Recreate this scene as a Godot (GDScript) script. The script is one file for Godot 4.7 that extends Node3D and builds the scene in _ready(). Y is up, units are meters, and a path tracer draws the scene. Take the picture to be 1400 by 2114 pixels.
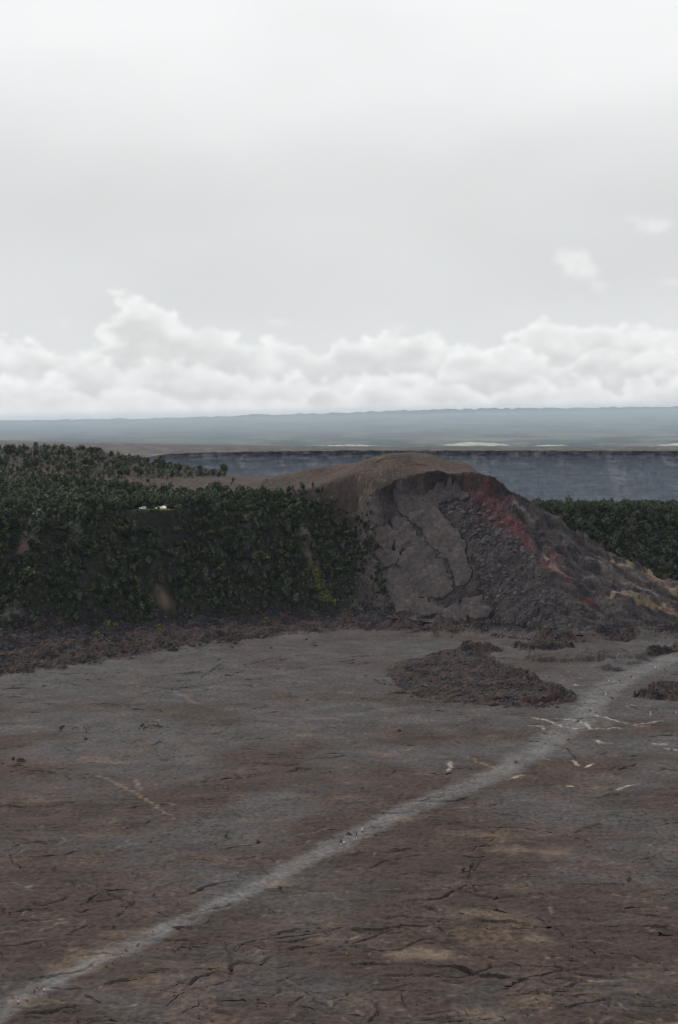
extends Node3D
# A volcanic crater seen from its rim: lava floor with a worn trail, wooded wall, collapsed cinder cone,
# a hazy caldera cliff and a cloud-topped mountain slope behind.  Metres, y up, the camera looks along -z; D below is distance = -z.

const FOC := 3650.0            # focal length in photograph pixels
const EYE := 115.0             # camera height above the crater floor
const HORIZON := 900.0
var pitch := atan((1057.0 - HORIZON) / FOC)

var nz := {}                   # noises
var names := {}

# ------------------------------------------------------------------ small helpers
func noise(called: String, seed_: int, size: float, octaves := 1, type := FastNoiseLite.TYPE_SIMPLEX_SMOOTH, ridged := false) -> FastNoiseLite:
	var n := FastNoiseLite.new()
	n.seed = seed_
	n.noise_type = type
	n.frequency = 1.0 / size
	n.fractal_type = FastNoiseLite.FRACTAL_NONE if octaves == 1 else (FastNoiseLite.FRACTAL_RIDGED if ridged else FastNoiseLite.FRACTAL_FBM)
	n.fractal_octaves = octaves
	nz[called] = n
	return n

func ss(a: float, b: float, x: float) -> float:
	return smoothstep(a, b, x)

func ray(px: float, py: float) -> Vector3:
	var v := Vector3((px - 700.0) / FOC, -(py - 1057.0) / FOC, -1.0)
	return v.rotated(Vector3.RIGHT, -pitch).normalized()

func on_floor(px: float, py: float) -> Vector2:      # (x, D) where the ray of a photograph pixel meets the level floor
	var r := ray(px, py)
	var t := EYE / -r.y
	return Vector2(r.x * t, -r.z * t)

func hit(px: float, py: float) -> Vector2:           # (x, D) where it meets the smooth land
	var r := ray(px, py)
	var d := 330.0
	while d < 1900.0:
		var t := d / -r.z
		if EYE + r.y * t < land(r.x * t, d):
			break
		d += 3.0
	var lo := d - 3.0
	var hi := d
	for k in 8:
		var m := (lo + hi) * 0.5
		var t := m / -r.z
		if EYE + r.y * t < land(r.x * t, m): hi = m
		else: lo = m
	return Vector2(r.x * hi / -r.z, hi)

func at_depth(px: float, d: float) -> float:         # x of a photograph column at distance d
	return (px - 700.0) / FOC * d

func look(t: Array, x: float) -> float:              # smooth table
	if x <= t[0][0]: return t[0][1]
	for i in range(1, t.size()):
		if x <= t[i][0]:
			var a: float = t[i - 1][0]
			var u: float = (x - a) / (t[i][0] - a)
			return lerpf(t[i - 1][1], t[i][1], u)
	return t[-1][1]

func numbered(called: String) -> String:
	if not names.has(called):
		names[called] = 0
		return called
	names[called] += 1
	return "%s_%03d" % [called, names[called]]

func tag(o: Node, label := "", category := "", group := "", kind := "") -> void:
	if label: o.set_meta("label", label)
	if category: o.set_meta("category", category)
	if group: o.set_meta("group", group)
	if kind: o.set_meta("kind", kind)

func base(called: String, at: Vector3, turn := 0.0) -> Node3D:
	var o := Node3D.new()
	o.name = numbered(called)
	add_child(o)
	o.position = at
	o.rotation.y = turn
	return o

func put(called: String, mesh: Mesh, m: Material, parent: Node = self) -> MeshInstance3D:
	var o := MeshInstance3D.new()
	o.name = numbered(called) if parent == self else called
	o.mesh = mesh
	o.material_override = m
	parent.add_child(o, true)
	return o

func copy(o: Node3D, called: String) -> Node3D:
	var c := o.duplicate()
	c.name = numbered(called)
	add_child(c)
	return c

func arrays(v: PackedVector3Array, n: PackedVector3Array, c: PackedColorArray, i: PackedInt32Array, uv := PackedVector2Array()) -> ArrayMesh:
	var a := []
	a.resize(Mesh.ARRAY_MAX)
	a[Mesh.ARRAY_VERTEX] = v
	a[Mesh.ARRAY_NORMAL] = n
	if c.size(): a[Mesh.ARRAY_COLOR] = c
	if uv.size(): a[Mesh.ARRAY_TEX_UV] = uv
	if i.size(): a[Mesh.ARRAY_INDEX] = i
	var m := ArrayMesh.new()
	m.add_surface_from_arrays(Mesh.PRIMITIVE_TRIANGLES, a)
	return m

# ------------------------------------------------------------------ materials
var M := {}

func grain_image(seed_: int, size: int, low: float, specks: float, dark: float) -> Image:
	# fine mineral grain: mottling, pale specks and dark pits
	var a := FastNoiseLite.new(); a.seed = seed_; a.frequency = 0.012; a.fractal_octaves = 5
	var b := FastNoiseLite.new(); b.seed = seed_ + 1; b.frequency = 0.11; b.fractal_octaves = 2
	var ia := a.get_seamless_image(size, size).get_data()
	var ib := b.get_seamless_image(size, size).get_data()
	var rng := RandomNumberGenerator.new(); rng.seed = seed_ + 7
	var out := PackedByteArray(); out.resize(size * size * 3)
	for i in size * size:
		var v := low + (ia[i] - 128) * 0.20 + (ib[i] - 128) * 0.34 + rng.randf_range(-22.0, 22.0)
		var warm := 0.0
		var r := rng.randf()
		if r < specks:
			v += 45.0
			warm = 6.0
		elif r > 1.0 - dark:
			v -= 50.0
		out[i * 3] = clampi(int(v + warm), 0, 255)
		out[i * 3 + 1] = clampi(int(v), 0, 255)
		out[i * 3 + 2] = clampi(int(v - warm), 0, 255)
	return Image.create_from_data(size, size, false, Image.FORMAT_RGB8, out)

func ground_material(called: String, img: Image, metres: float, rough := 0.95, relief := 0.0) -> StandardMaterial3D:
	var m := StandardMaterial3D.new()
	m.resource_name = called
	m.vertex_color_use_as_albedo = true
	m.roughness = rough
	m.metallic_specular = 0.25
	img.generate_mipmaps()
	m.albedo_texture = ImageTexture.create_from_image(img)
	m.uv1_triplanar = true
	m.uv1_world_triplanar = true
	m.uv1_scale = Vector3.ONE / metres
	if relief > 0.0:
		var nt := img.duplicate() as Image
		nt.bump_map_to_normal_map(relief)
		nt.generate_mipmaps()
		m.normal_enabled = true
		m.normal_texture = ImageTexture.create_from_image(nt)
		m.normal_scale = 1.0
	M[called] = m
	return m

func plain(called: String, c: Color, rough := 0.9, metal := 0.0) -> StandardMaterial3D:
	var m := StandardMaterial3D.new()
	m.resource_name = called
	m.albedo_color = c.linear_to_srgb()
	m.roughness = rough
	m.metallic = metal
	M[called] = m
	return m

func vertex_material(called: String, rough := 0.9) -> StandardMaterial3D:
	var m := StandardMaterial3D.new()
	m.resource_name = called
	m.vertex_color_use_as_albedo = true
	m.roughness = rough
	m.metallic_specular = 0.2
	M[called] = m
	return m

# ------------------------------------------------------------------ the shape of the land
var FOOT := [[-300, 960], [-189, 988], [-132, 1029], [-87, 1063], [-30, 1103], [12, 1112], [29, 1088], [57, 1055], [98, 1022], [123, 1000], [157, 1004], [196, 1022], [300, 1040]]
var LIPD := [[-10, 1172], [10, 1170], [29, 1165], [45, 1166], [61, 1165], [75, 1160], [91, 1150], [124, 1130], [153, 1115], [180, 1095], [207, 1080], [300, 1070]]
var LIPH := [[-10, 70], [10, 75], [29, 81], [37, 84.6], [47, 88.2], [61, 92], [73, 90.6], [88, 91.6], [98, 88], [110, 81.5], [124, 73], [138, 64], [153, 54], [167, 44], [180, 36], [195, 28], [207, 24.5], [300, 12]]
var APRON := [[-300, 190], [-189, 185], [-132, 140], [-87, 95], [-30, 55], [12, 42], [40, 30], [98, 16], [160, 14], [300, 30]]

const LOT_Y := 69.0
const LOT_D := 1110.0

func foot(x: float) -> float:
	return look(FOOT, x)

func dome(x: float, d: float) -> float:
	var ax := (x - 47.0) / (50.0 if x < 47.0 else 48.0)
	var ad := (d - 1236.0) / 62.0
	var a := 33.5 * exp(-0.5 * (ax * ax + ad * ad))
	var bx := (x - 6.0) / (56.0 if x < 6.0 else 24.0)
	var bd := (d - 1240.0) / (27.0 if d < 1240.0 else 45.0)
	var b := 25.0 * exp(-0.5 * (bx * bx + bd * bd))
	var m := maxf(a, b)
	var k := maxf(0.0, 5.0 - absf(a - b)) / 5.0
	return 70.0 + m + k * k * 1.1

func land(x: float, d: float) -> float:              # smooth large forms only
	var fd := foot(x)
	var s := d - fd
	if s <= 0.0:
		return 4.0 * ss(-look(APRON, x), 0.0, s)
	var low := 4.0 * (1.0 - clampf(s / 40.0, 0.0, 1.0))
	var h := 0.0
	var w := ss(6.0, 26.0, x)
	if w < 1.0:
		var g: float = nz.gully.get_noise_2d(x, d * 0.25) * 19.0
		var t := clampf((s + g * ss(0.0, 25.0, s)) / 68.0, 0.0, 1.0)
		var l: float = 67.0 * (t * 1.12 - 0.12 * t * t * t)
		l += clampf((s - 68.0) * 0.050, 0.0, 11.0)
		var hx := (x + 235.0) / (72.0 if x > -235.0 else 300.0)
		var hd := (d - 1430.0) / 100.0
		l += 24.0 * exp(-0.5 * (hx * hx + hd * hd))
		if s > 66.0:
			l = maxf(l, lerpf(l, dome(x, d), ss(66.0, 84.0, s)))
		if d > 1096.0 and d < 1128.0 and absf(x + 117.5) < 22.0:      # levelled for the car park
			l = lerpf(l, LOT_Y, ss(22.0, 15.0, absf(x + 117.5)) * ss(1096.0, 1103.0, d) * ss(1128.0, 1120.0, d))
		h += l * (1.0 - w)
	if w > 0.0:
		var ld := look(LIPD, x)
		var lh := look(LIPH, x)
		var c := 0.0
		if d < ld:
			var t := s / (ld - fd)
			var hw := 0.11 * ss(20.0, 34.0, x) * (1.0 - ss(90.0, 120.0, x))
			c = lh * ((1.0 - hw) * pow(t, 1.06) + hw * ss(0.972, 1.0, t))
		else:
			c = lerpf(dome(x, d) + (lh - dome(x, ld)) * exp(-(d - ld) / 22.0), lh + (dome(x, d) - dome(x, ld)) * 0.5, ss(70.0, 96.0, x))
			c -= 0.62 * (d - ld) * ss(84.0, 130.0, x)
			c = maxf(c, 14.0)
		if d > 1225.0 and x > 60.0:
			var r := 14.0 + clampf((d - 1238.0) / 58.0, 0.0, 1.0) * 45.0 - maxf(0.0, d - 1330.0) * 0.015
			c = maxf(c, lerpf(c, r, ss(60.0, 105.0, x)))
		h += c * w
	h = maxf(h, low)
	if d > 1640.0:
		h = lerpf(h, -75.0, ss(1640.0, 1790.0, d))
	return h

# ------------------------------------------------------------------ height grids
class Grid:
	var x0: float; var d0: float; var dx: float; var dd: float
	var nx: int; var nd: int
	var h := PackedFloat32Array()
	var cut := PackedFloat32Array()
	var up := PackedFloat32Array()
	var col := PackedColorArray()
	var reg := PackedByteArray()
	var far := 0.0
	func _init(ax: float, bx: float, ad: float, bd: float, sx: float, sd: float) -> void:
		x0 = ax; d0 = ad; dx = sx; dd = sd
		nx = int(round((bx - ax) / sx)) + 1
		nd = int(round((bd - ad) / sd)) + 1
		for a in [h, cut, up]: a.resize(nx * nd)
		h.resize(nx * nd); cut.resize(nx * nd); up.resize(nx * nd); reg.resize(nx * nd); col.resize(nx * nd)
	func sample(x: float, d: float) -> float:
		var u := clampf((x - x0) / dx, 0.0, nx - 1.001)
		var v := clampf((d - d0) / dd, 0.0, nd - 1.001)
		var i := int(u); var j := int(v)
		u -= i; v -= j
		var k := j * nx + i
		return lerpf(lerpf(h[k], h[k + 1], u), lerpf(h[k + nx], h[k + nx + 1], u), v)
	func inside(x: float, d: float) -> bool:
		return x >= x0 and x <= x0 + dx * (nx - 1) and d >= d0 and d <= d0 + dd * (nd - 1)
	# a crack along a line: a groove hw wide each side, and one lip lifted
	func crack(p: PackedVector2Array, hw: float, depth: float, lift: float, reach: float, side: float) -> void:
		var r := maxf(hw, reach)
		var full := hw
		var least := 1.05 * sqrt(dx * dd)
		for s in p.size() - 1:
			var a := p[s]; var b := p[s + 1]
			var ab := b - a
			var len2 := maxf(ab.length_squared(), 0.001)
			# open in places, pinched in others, closing towards both ends
			var open := minf(1.0, minf(s + 0.7, p.size() - 1.3 - s) / 3.0) * (0.65 + 0.35 * absf(sin(a.x * 0.9 + a.y * 0.53)))
			hw = maxf(full * open, least)
			var nrm := Vector2(-ab.y, ab.x).normalized()
			var i0 := maxi(0, int((minf(a.x, b.x) - r - x0) / dx)); var i1 := mini(nx - 1, int((maxf(a.x, b.x) + r - x0) / dx) + 1)
			var j0 := maxi(0, int((minf(a.y, b.y) - r - d0) / dd)); var j1 := mini(nd - 1, int((maxf(a.y, b.y) + r - d0) / dd) + 1)
			for j in range(j0, j1 + 1):
				for i in range(i0, i1 + 1):
					var q := Vector2(x0 + i * dx, d0 + j * dd) - a
					var t := q.dot(ab) / len2
					if t < 0.0 or t > 1.0:
						t = clampf(t, 0.0, 1.0)
					var e := q - ab * t
					var l := e.length()
					if l > r: continue
					var k := j * nx + i
					if l < hw:
						var f := 1.0 - l / hw
						cut[k] = maxf(cut[k], depth * open * minf(1.0, f * 1.6))
					if lift > 0.0 and e.dot(nrm) * side > 0.0 and l < reach:
						var f := 1.0 - l / reach
						up[k] = maxf(up[k], lift * open * f * f)
	# lay a colour along a line
	func paint(p: PackedVector2Array, r: float, c: Color, amount: float, n: FastNoiseLite) -> void:
		for s in maxi(1, p.size() - 1):
			var a := p[s]; var b := p[mini(s + 1, p.size() - 1)]
			var ab := b - a
			var len2 := maxf(ab.length_squared(), 0.001)
			var i0 := maxi(0, int((minf(a.x, b.x) - r - x0) / dx)); var i1 := mini(nx - 1, int((maxf(a.x, b.x) + r - x0) / dx) + 1)
			var j0 := maxi(0, int((minf(a.y, b.y) - r - d0) / dd)); var j1 := mini(nd - 1, int((maxf(a.y, b.y) + r - d0) / dd) + 1)
			for j in range(j0, j1 + 1):
				for i in range(i0, i1 + 1):
					var w := Vector2(x0 + i * dx, d0 + j * dd)
					var q := w - a
					var t := clampf(q.dot(ab) / len2, 0.0, 1.0)
					var l := (q - ab * t).length() / r
					if l > 1.0: continue
					var f := (1.0 - l * l) * amount
					f *= smoothstep(-0.45, 0.25, n.get_noise_2d(w.x, w.y) + (1.0 - l) * 0.6 - 0.35)
					var k := j * nx + i
					col[k] = col[k].lerp(c, clampf(f, 0.0, 1.0))

func finish(g: Grid) -> void:
	for k in g.h.size():
		g.h[k] += g.up[k] - g.cut[k]

func grid_meshes(g: Grid, regions: int, skip := 255) -> Array:
	# one mesh for each region number; faces go by the region of their first corner
	var nx := g.nx
	var nd := g.nd
	var normal := PackedVector3Array(); normal.resize(nx * nd)
	for j in nd:
		var ja := maxi(j - 1, 0); var jb := mini(j + 1, nd - 1)
		for i in nx:
			var ia := maxi(i - 1, 0); var ib := mini(i + 1, nx - 1)
			var sx := (g.h[j * nx + ib] - g.h[j * nx + ia]) / (g.dx * (ib - ia))
			var sd := (g.h[jb * nx + i] - g.h[ja * nx + i]) / (g.dd * (jb - ja))
			normal[j * nx + i] = Vector3(-sx, 1.0, sd).normalized()
	var out := []
	for r in regions:
		var map := PackedInt32Array(); map.resize(nx * nd); map.fill(-1)
		var v := PackedVector3Array(); var n := PackedVector3Array(); var c := PackedColorArray(); var idx := PackedInt32Array()
		for j in nd - 1:
			for i in nx - 1:
				var k := j * nx + i
				if g.reg[k] != r: continue
				var q := [k, k + 1, k + nx + 1, k + nx]
				for w in 4:
					var p: int = q[w]
					if map[p] < 0:
						map[p] = v.size()
						var pi := p % nx
						v.append(Vector3(g.x0 + pi * g.dx, g.h[p], -(g.d0 + (p / nx) * g.dd)))
						n.append(normal[p])
						c.append(g.col[p] * 1.9)
					q[w] = map[p]
				idx.append_array([q[0], q[3], q[2], q[0], q[2], q[1]])
		out.append(arrays(v, n, c, idx) if idx.size() else null)
	return out

func line(flat: Array, on: Callable, wobble := 0.0) -> PackedVector2Array:
	# photograph pixels -> (x, D); long legs are cut up and shaken so that no line is straight
	var p := PackedVector2Array()
	for i in range(0, flat.size(), 2):
		p.append(on.call(flat[i], flat[i + 1]))
	if wobble <= 0.0: return p
	var q := PackedVector2Array()
	for i in p.size() - 1:
		var n := maxi(1, int(p[i].distance_to(p[i + 1]) / 3.0))
		for k in n:
			var w := p[i].lerp(p[i + 1], k / float(n))
			if k > 0 or i > 0:
				w += Vector2(nz.shake.get_noise_2d(w.x * 2.0, w.y * 2.0) * 0.45, nz.shake.get_noise_2d(w.x * 2.0 + 500.0, w.y * 2.0)) * wobble
			q.append(w)
	q.append(p[-1])
	return q

func scaled(flat: Array, ox: float, oy: float, k: float) -> Array:
	var o := []
	for i in range(0, flat.size(), 2):
		o.append(ox + flat[i] / k)
		o.append(oy + flat[i + 1] / k)
	return o

# ------------------------------------------------------------------ sky
func sky_picture() -> Image:
	# an overcast with a brighter deck overhead, a paler gap below it and a bank of cumulus all round the horizon
	var W := 4096
	var Hh := 2048
	var deck := noise("deck", 91, 0.55, 4)
	var small := Image.create(528, 256, false, Image.FORMAT_RGB8)
	for j in 256:
		var el := (0.5 - (j + 0.5) / 256.0) * PI
		for i in 528:
			var az := (i - 8 + 0.5) / 512.0 * TAU
			var dir := Vector3(cos(az) * cos(el), sin(el), sin(az) * cos(el))
			var e := rad_to_deg(el)
			var v := lerpf(0.925, 0.88, ss(0.5, 6.0, e))
			v = lerpf(v, 0.99, ss(6.5, 14.0, e))
			v = lerpf(v, 0.93, ss(25.0, 70.0, e))
			var q := dir / maxf(0.22, dir.y + 0.16)
			v += deck.get_noise_3d(q.x * 0.35, 0.0, q.z * 0.35) * 0.035 * ss(3.0, 9.0, e)
			v += deck.get_noise_3d(dir.x * 2.0, dir.y * 7.0, dir.z * 2.0) * 0.026
			if e < 0.0: v = 0.6
			small.set_pixel(i, j, Color(v * 0.992, v * 0.998, v * 1.0))
	small.resize(528 * 8, Hh, Image.INTERPOLATE_CUBIC)
	small = small.get_region(Rect2i(64, 0, W, Hh))
	var lump := noise("lump", 12, 0.030, 4)
	var puff := noise("puff", 13, 0.0125, 4)
	var prof := noise("prof", 14, 0.05, 3)
	# towers: azimuth from the middle of the view, height above the horizon, half width (degrees)
	var rng := RandomNumberGenerator.new(); rng.seed = 5
	var towers := [[-6.45, 4.45, 1.3, 0], [-7.1, 3.8, 0.9, 0], [-5.6, 3.95, 1.3, 0], [-4.5, 3.6, 1.6, 0], [-10.4, 3.0, 1.2, 0], [-8.2, 2.6, 1.5, 1], [-2.5, 3.0, 1.8, 0], [0.6, 3.2, 1.0, 0], [2.3, 3.2, 1.7, 0], [4.6, 3.1, 1.6, 0], [6.4, 3.5, 1.5, 0], [8.2, 3.3, 1.4, 0], [10.3, 3.5, 1.6, 0], [13.0, 3.3, 2.0, 0],
		[0.1, 2.05, 0.6, 2], [-0.9, 1.25, 1.1, 2], [1.5, 1.7, 1.4, 2], [5.3, 2.75, 2.1, 1], [9.7, 2.8, 2.0, 1], [-5.0, 2.2, 2.4, 1], [-9.6, 1.9, 2.2, 2], [3.6, 1.8, 1.7, 2], [7.4, 1.7, 1.9, 2], [-6.8, 1.45, 2.0, 2], [11.0, 1.9, 1.6, 2], [-12.5, 3.2, 1.6, 0], [-14.0, 2.4, 2.0, 1]]
	var a0 := -16.0
	while a0 > -344.0:
		towers.append([a0, rng.randf_range(2.4, 4.6), rng.randf_range(0.9, 2.0), 0])
		towers.append([a0 + 0.8, rng.randf_range(1.9, 2.8), rng.randf_range(1.2, 2.2), 1])
		towers.append([a0 - 0.5, rng.randf_range(1.2, 2.0), rng.randf_range(1.2, 2.2), 2])
		a0 -= rng.randf_range(1.3, 2.3)
	# loose fragments above the bank
	var bits := [[7.6, 5.75, 0.75, 0.45, 1.1], [7.9, 5.35, 0.7, 0.5, 1.0], [8.25, 4.85, 0.5, 0.3, 0.5], [9.95, 6.65, 0.75, 0.4, 0.8], [9.3, 6.9, 0.5, 0.2, 0.5], [10.7, 4.9, 0.5, 0.14, 0.6], [10.9, 7.7, 0.4, 0.25, 0.5], [-2.0, 3.72, 0.5, 0.14, 0.5], [1.9, 3.55, 0.7, 0.3, 0.6], [-8.8, 3.7, 0.35, 0.3, 0.4], [10.2, 14.0, 1.8, 0.25, 0.6]]
	for k in 60:
		bits.append([-18.0 - k * 5.3, rng.randf_range(4.4, 8.0), rng.randf_range(0.3, 0.9), rng.randf_range(0.15, 0.6), rng.randf_range(0.4, 0.8)])
	# the tops of the three layers, column by column
	var tops := [PackedFloat32Array(), PackedFloat32Array(), PackedFloat32Array()]
	var floors := [2.75, 1.9, 1.15]
	for L in 3:
		tops[L].resize(W); tops[L].fill(floors[L])
	var col_of := func(az_deg: float) -> float: return fposmod(az_deg / 360.0, 1.0) * W
	for t in towers:
		var c: float = col_of.call(t[0])
		var half: float = t[2] / 360.0 * W
		for k in range(int(c - half), int(c + half) + 1):
			var u: float = (k - c) / half
			if absf(u) > 1.0: continue
			var e: float = lerpf(floors[t[3]], t[1], pow(1.0 - u * u, 0.6))
			var w := posmod(k, W)
			tops[t[3]][w] = maxf(tops[t[3]][w], e)
	var j0 := int((0.5 - 9.0 / 180.0) * Hh)
	var j1 := Hh / 2
	var wmap := {}
	for j in range(j0, j1 + 1):
		var e := (0.5 - (j + 0.5) / Hh) * 180.0
		for i in W:
			var az := (i + 0.5) / W * TAU
			var cx := cos(az)
			var cz := sin(az)
			var er := deg_to_rad(e)
			var n1 := lump.get_noise_3d(cx, er * 1.9, cz)
			var n2 := puff.get_noise_3d(cx, er * 1.6, cz)
			var c := small.get_pixel(i, j)
			var v := 0.0
			var seen := 0.0
			var shift := int(n1 * 9.0)
			for L in 3:
				var lump_l := prof.get_noise_3d(cx + L * 7.0, er * 2.0, cz) * 0.5
				var top: float = tops[L][posmod(i + shift + L * 3, W)] + n1 * 0.34 + n2 * 0.30 + lump_l
				var deep := top - e
				var soft := 0.09 if L == 0 else 0.13
				var a := ss(-soft, soft, deep) * (0.86 if L == 0 else 0.8)
				if a <= 0.0: continue
				var bright := 0.975 + n2 * 0.02
				var body := lerpf(bright, 0.868, ss(0.05, 1.0, deep + n1 * 0.45)) + n2 * 0.045 + n1 * 0.02
				v = lerpf(v if seen > 0.0 else body, body, a)
				seen = 1.0 - (1.0 - seen) * (1.0 - a)
			var lowest := ss(1.35, 0.75, e + n1 * 0.3)
			v = lerpf(v, 0.945 + n2 * 0.01, lowest * 0.75)
			c = c.lerp(Color(v, v * 1.0, v * 0.995), seen)
			small.set_pixel(i, j, c)
	for b in bits:
		var cxp: float = col_of.call(b[0])
		var cyp: float = (0.5 - b[1] / 180.0) * Hh
		var rx: float = b[2] / 360.0 * W
		var ry: float = b[3] / 180.0 * Hh
		for j in range(int(cyp - ry * 1.4), int(cyp + ry * 1.4) + 1):
			for i in range(int(cxp - rx * 1.4), int(cxp + rx * 1.4) + 1):
				var iw := posmod(i, W)
				var az := (iw + 0.5) / W * TAU
				var er := (0.5 - (j + 0.5) / Hh) * PI
				var n1 := lump.get_noise_3d(cos(az), er, sin(az))
				var n2 := puff.get_noise_3d(cos(az), er, sin(az))
				var q := Vector2((i - cxp) / rx, (j - cyp) / ry).length() + n1 * 0.7 + n2 * 0.4
				var a: float = ss(1.0, 0.15, q) * b[4] * 0.75
				small.set_pixel(iw, j, small.get_pixel(iw, j).lerp(Color(0.955, 0.955, 0.95), a))
	return small

# ------------------------------------------------------------------ crater floor
const GRAY := Color(0.067, 0.061, 0.063)
const BROWN := Color(0.047, 0.034, 0.029)
const DARK := Color(0.025, 0.022, 0.026)
const RUST := Color(0.058, 0.042, 0.038)
const TAN := Color(0.150, 0.112, 0.086)
const PALE := Color(0.30, 0.275, 0.245)
const TRACK := Color(0.120, 0.115, 0.118)
const GAIN := 1.9             # the grain textures average about 0.53
var near_floor: Grid
var far_floor: Grid
var cone_grid: Grid
var trail: PackedVector2Array

# traced on the photograph; the numbers before each group: origin and scale of the enlargement they were read from
var CRACKS_NEAR_RIGHT := [[0,485,55,490],[0,515,110,528,170,522,260,507,370,500,400,495],[20,570,60,572,130,552,180,535,230,515],[200,470,250,462,330,466,420,470,470,480],[380,475,400,500,430,530,440,545],[245,603,300,580,350,567,395,556],[0,645,60,655,130,652,200,662,270,665,320,675],[265,665,275,715],[680,650,760,665,850,680,920,685,1000,705,1100,715,1200,728,1310,740],[450,605,560,610,680,650],[740,775,800,770,860,785,910,790,1000,780,1060,788,1120,800],[790,835,870,825,950,848,1000,830,1080,815,1120,812,1118,840],[820,620,880,625,960,645,1030,680],[1000,625,1060,640,1130,648],[1060,608,1150,620,1220,635,1280,655,1400,660],[1260,680,1330,682,1400,687],[1330,750,1400,740],[470,440,530,463,590,485,650,490,760,500,860,510,920,500],[590,430,650,445,720,455],[760,505,850,508,1000,500,1130,508,1200,500,1260,515,1330,510,1400,530],[1240,530,1320,545,1400,545],[1140,440,1200,430,1270,425],[1140,440,1240,458,1340,460,1400,472],[985,548,1080,555],[1160,880,1220,875,1300,900],[1210,830,1300,825,1350,840],[545,320,510,345,470,370,430,390,370,400,290,400],[590,225,570,260,540,280,530,300,545,320],[500,350,560,372,640,385,720,385],[760,280,800,293,850,300],[320,290,370,293,410,298],[550,190,600,165,640,140],[400,80,460,78],[820,95,900,110,980,140,1060,170],[1160,270,1230,290,1290,310],[430,735,490,735,500,745],[260,770,265,820,300,850],[60,845,150,850],[650,850,690,880]]
var SCARPS := [[945,1347,1000,1341,1035,1340],[1005,1450,1060,1448,1100,1455,1150,1448,1186,1442],[1062,1336,1110,1334,1160,1332,1190,1330],[1125,1428,1165,1432,1188,1438],[1306,1441,1340,1434,1400,1442,1440,1440],[1250,1323,1320,1321],[1342,1347,1400,1337],[1010,1396,1060,1392,1090,1396],[985,1425,1040,1420,1090,1428],[1225,1362,1240,1359]]
var CRACKS_GREAT := [[320,672,450,672,520,688,600,708,700,725,820,735,890,745,940,765]]
var CRACKS_NEAR_LEFT := [[0,440,60,443,130,432,200,428,260,428],[340,410,400,380,470,365,540,352],[690,355,740,365,790,372,840,350,900,330,960,318,1020,312],[470,288,550,280,620,270,690,255],[570,298,630,320],[430,325,490,335],[730,288,780,292],[240,315,300,325,340,350],[970,605,1000,575,1060,565,1130,560,1200,555,1280,545,1340,530,1400,520],[1110,545,1160,525,1230,518,1320,518,1400,515],[1100,605,1150,605,1220,595,1280,585,1335,575],[1280,615,1330,605,1390,605],[810,655,860,635,915,630],[690,770,740,740,790,750,820,720,860,705,920,695,960,700,950,660,1000,645,1070,650,1110,630],[670,840,720,810,750,780,790,750],[690,880,760,865,810,835,820,800],[550,890,600,878,630,880],[220,865,300,860,380,850],[0,830,30,830],[440,550,500,548],[690,500,730,518,800,508],[1040,225,1080,260,1120,295],[40,200,60,240,120,290],[1060,730,1110,745,1170,750,1240,745],[220,540,300,538],[80,700,95,722],[420,745,520,720,620,710]]
var CRACKS_FAR_LEFT := [[70,350,160,335,230,325,310,330,420,328,480,325,560,325],[0,370,60,360,130,365,200,350,260,345,340,350],[430,350,540,345,620,338,700,335,760,330,820,325],[650,260,690,240,760,228,820,215,880,205],[730,305,800,300,850,295],[830,320,880,285,920,260,1000,268,1070,255,1130,240,1200,230,1300,225],[0,345,50,352,70,350],[70,695,130,705,200,710,260,715],[325,718,360,715,400,722],[940,690,975,698],[1020,700,1070,700],[1215,660,1250,668],[1190,708,1240,695,1310,700],[640,650,710,668],[0,850,120,850],[570,628,620,628]]
var CRACKS_FAR_RIGHT := [[100,305,170,335,220,355],[270,405,330,420,400,425,470,420,540,430,620,435,700,438,760,440,850,440,890,460],[170,375,220,385,280,380,340,395],[570,205,660,215,760,205,870,215,900,205,960,195],[1050,225,1120,235,1200,240],[930,420,980,430,1020,415],[415,720,440,728],[395,798,455,798],[240,770,280,775],[410,917,480,920],[790,840,830,850],[640,880,740,890,800,905],[935,605,970,635,990,660],[620,245,700,240,760,250],[780,225,800,205,830,195]]
var VEINS_FAR_RIGHT := [[800,480,850,490,890,500],[780,515,830,520,845,530],[905,485,970,490,1020,510,1040,530],[870,500,920,520,990,525],[1040,475,1100,485,1150,497,1190,505,1260,505,1340,500],[1060,528,1140,525,1165,530],[1065,572,1080,585,1120,588],[1195,435,1280,433],[1300,590,1360,595],[1350,615,1390,618],[965,665,985,680],[1020,685,1045,675],[455,665,465,690,450,700],[1150,780,1210,770],[700,735,760,718],[830,655,865,658],[970,320,1000,318],[970,345,990,348],[850,440,870,452],[940,765,965,768]]
var VEINS_TAN_RIGHT := [[480,640,540,650,600,675,650,690,710,715],[1190,505,1230,520,1270,515],[270,660,330,655],[190,640,240,620,300,612],[340,492,400,497],[0,375,60,382]]
var VEINS_TAN_LEFT := [[400,720,470,745,540,790,600,815,650,850,690,880,720,900],[565,740,575,785],[720,375,770,400,815,425],[360,660,440,660,490,675],[1150,480,1280,490,1400,495],[590,515,640,510,655,490],[130,545,180,540]]

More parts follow.
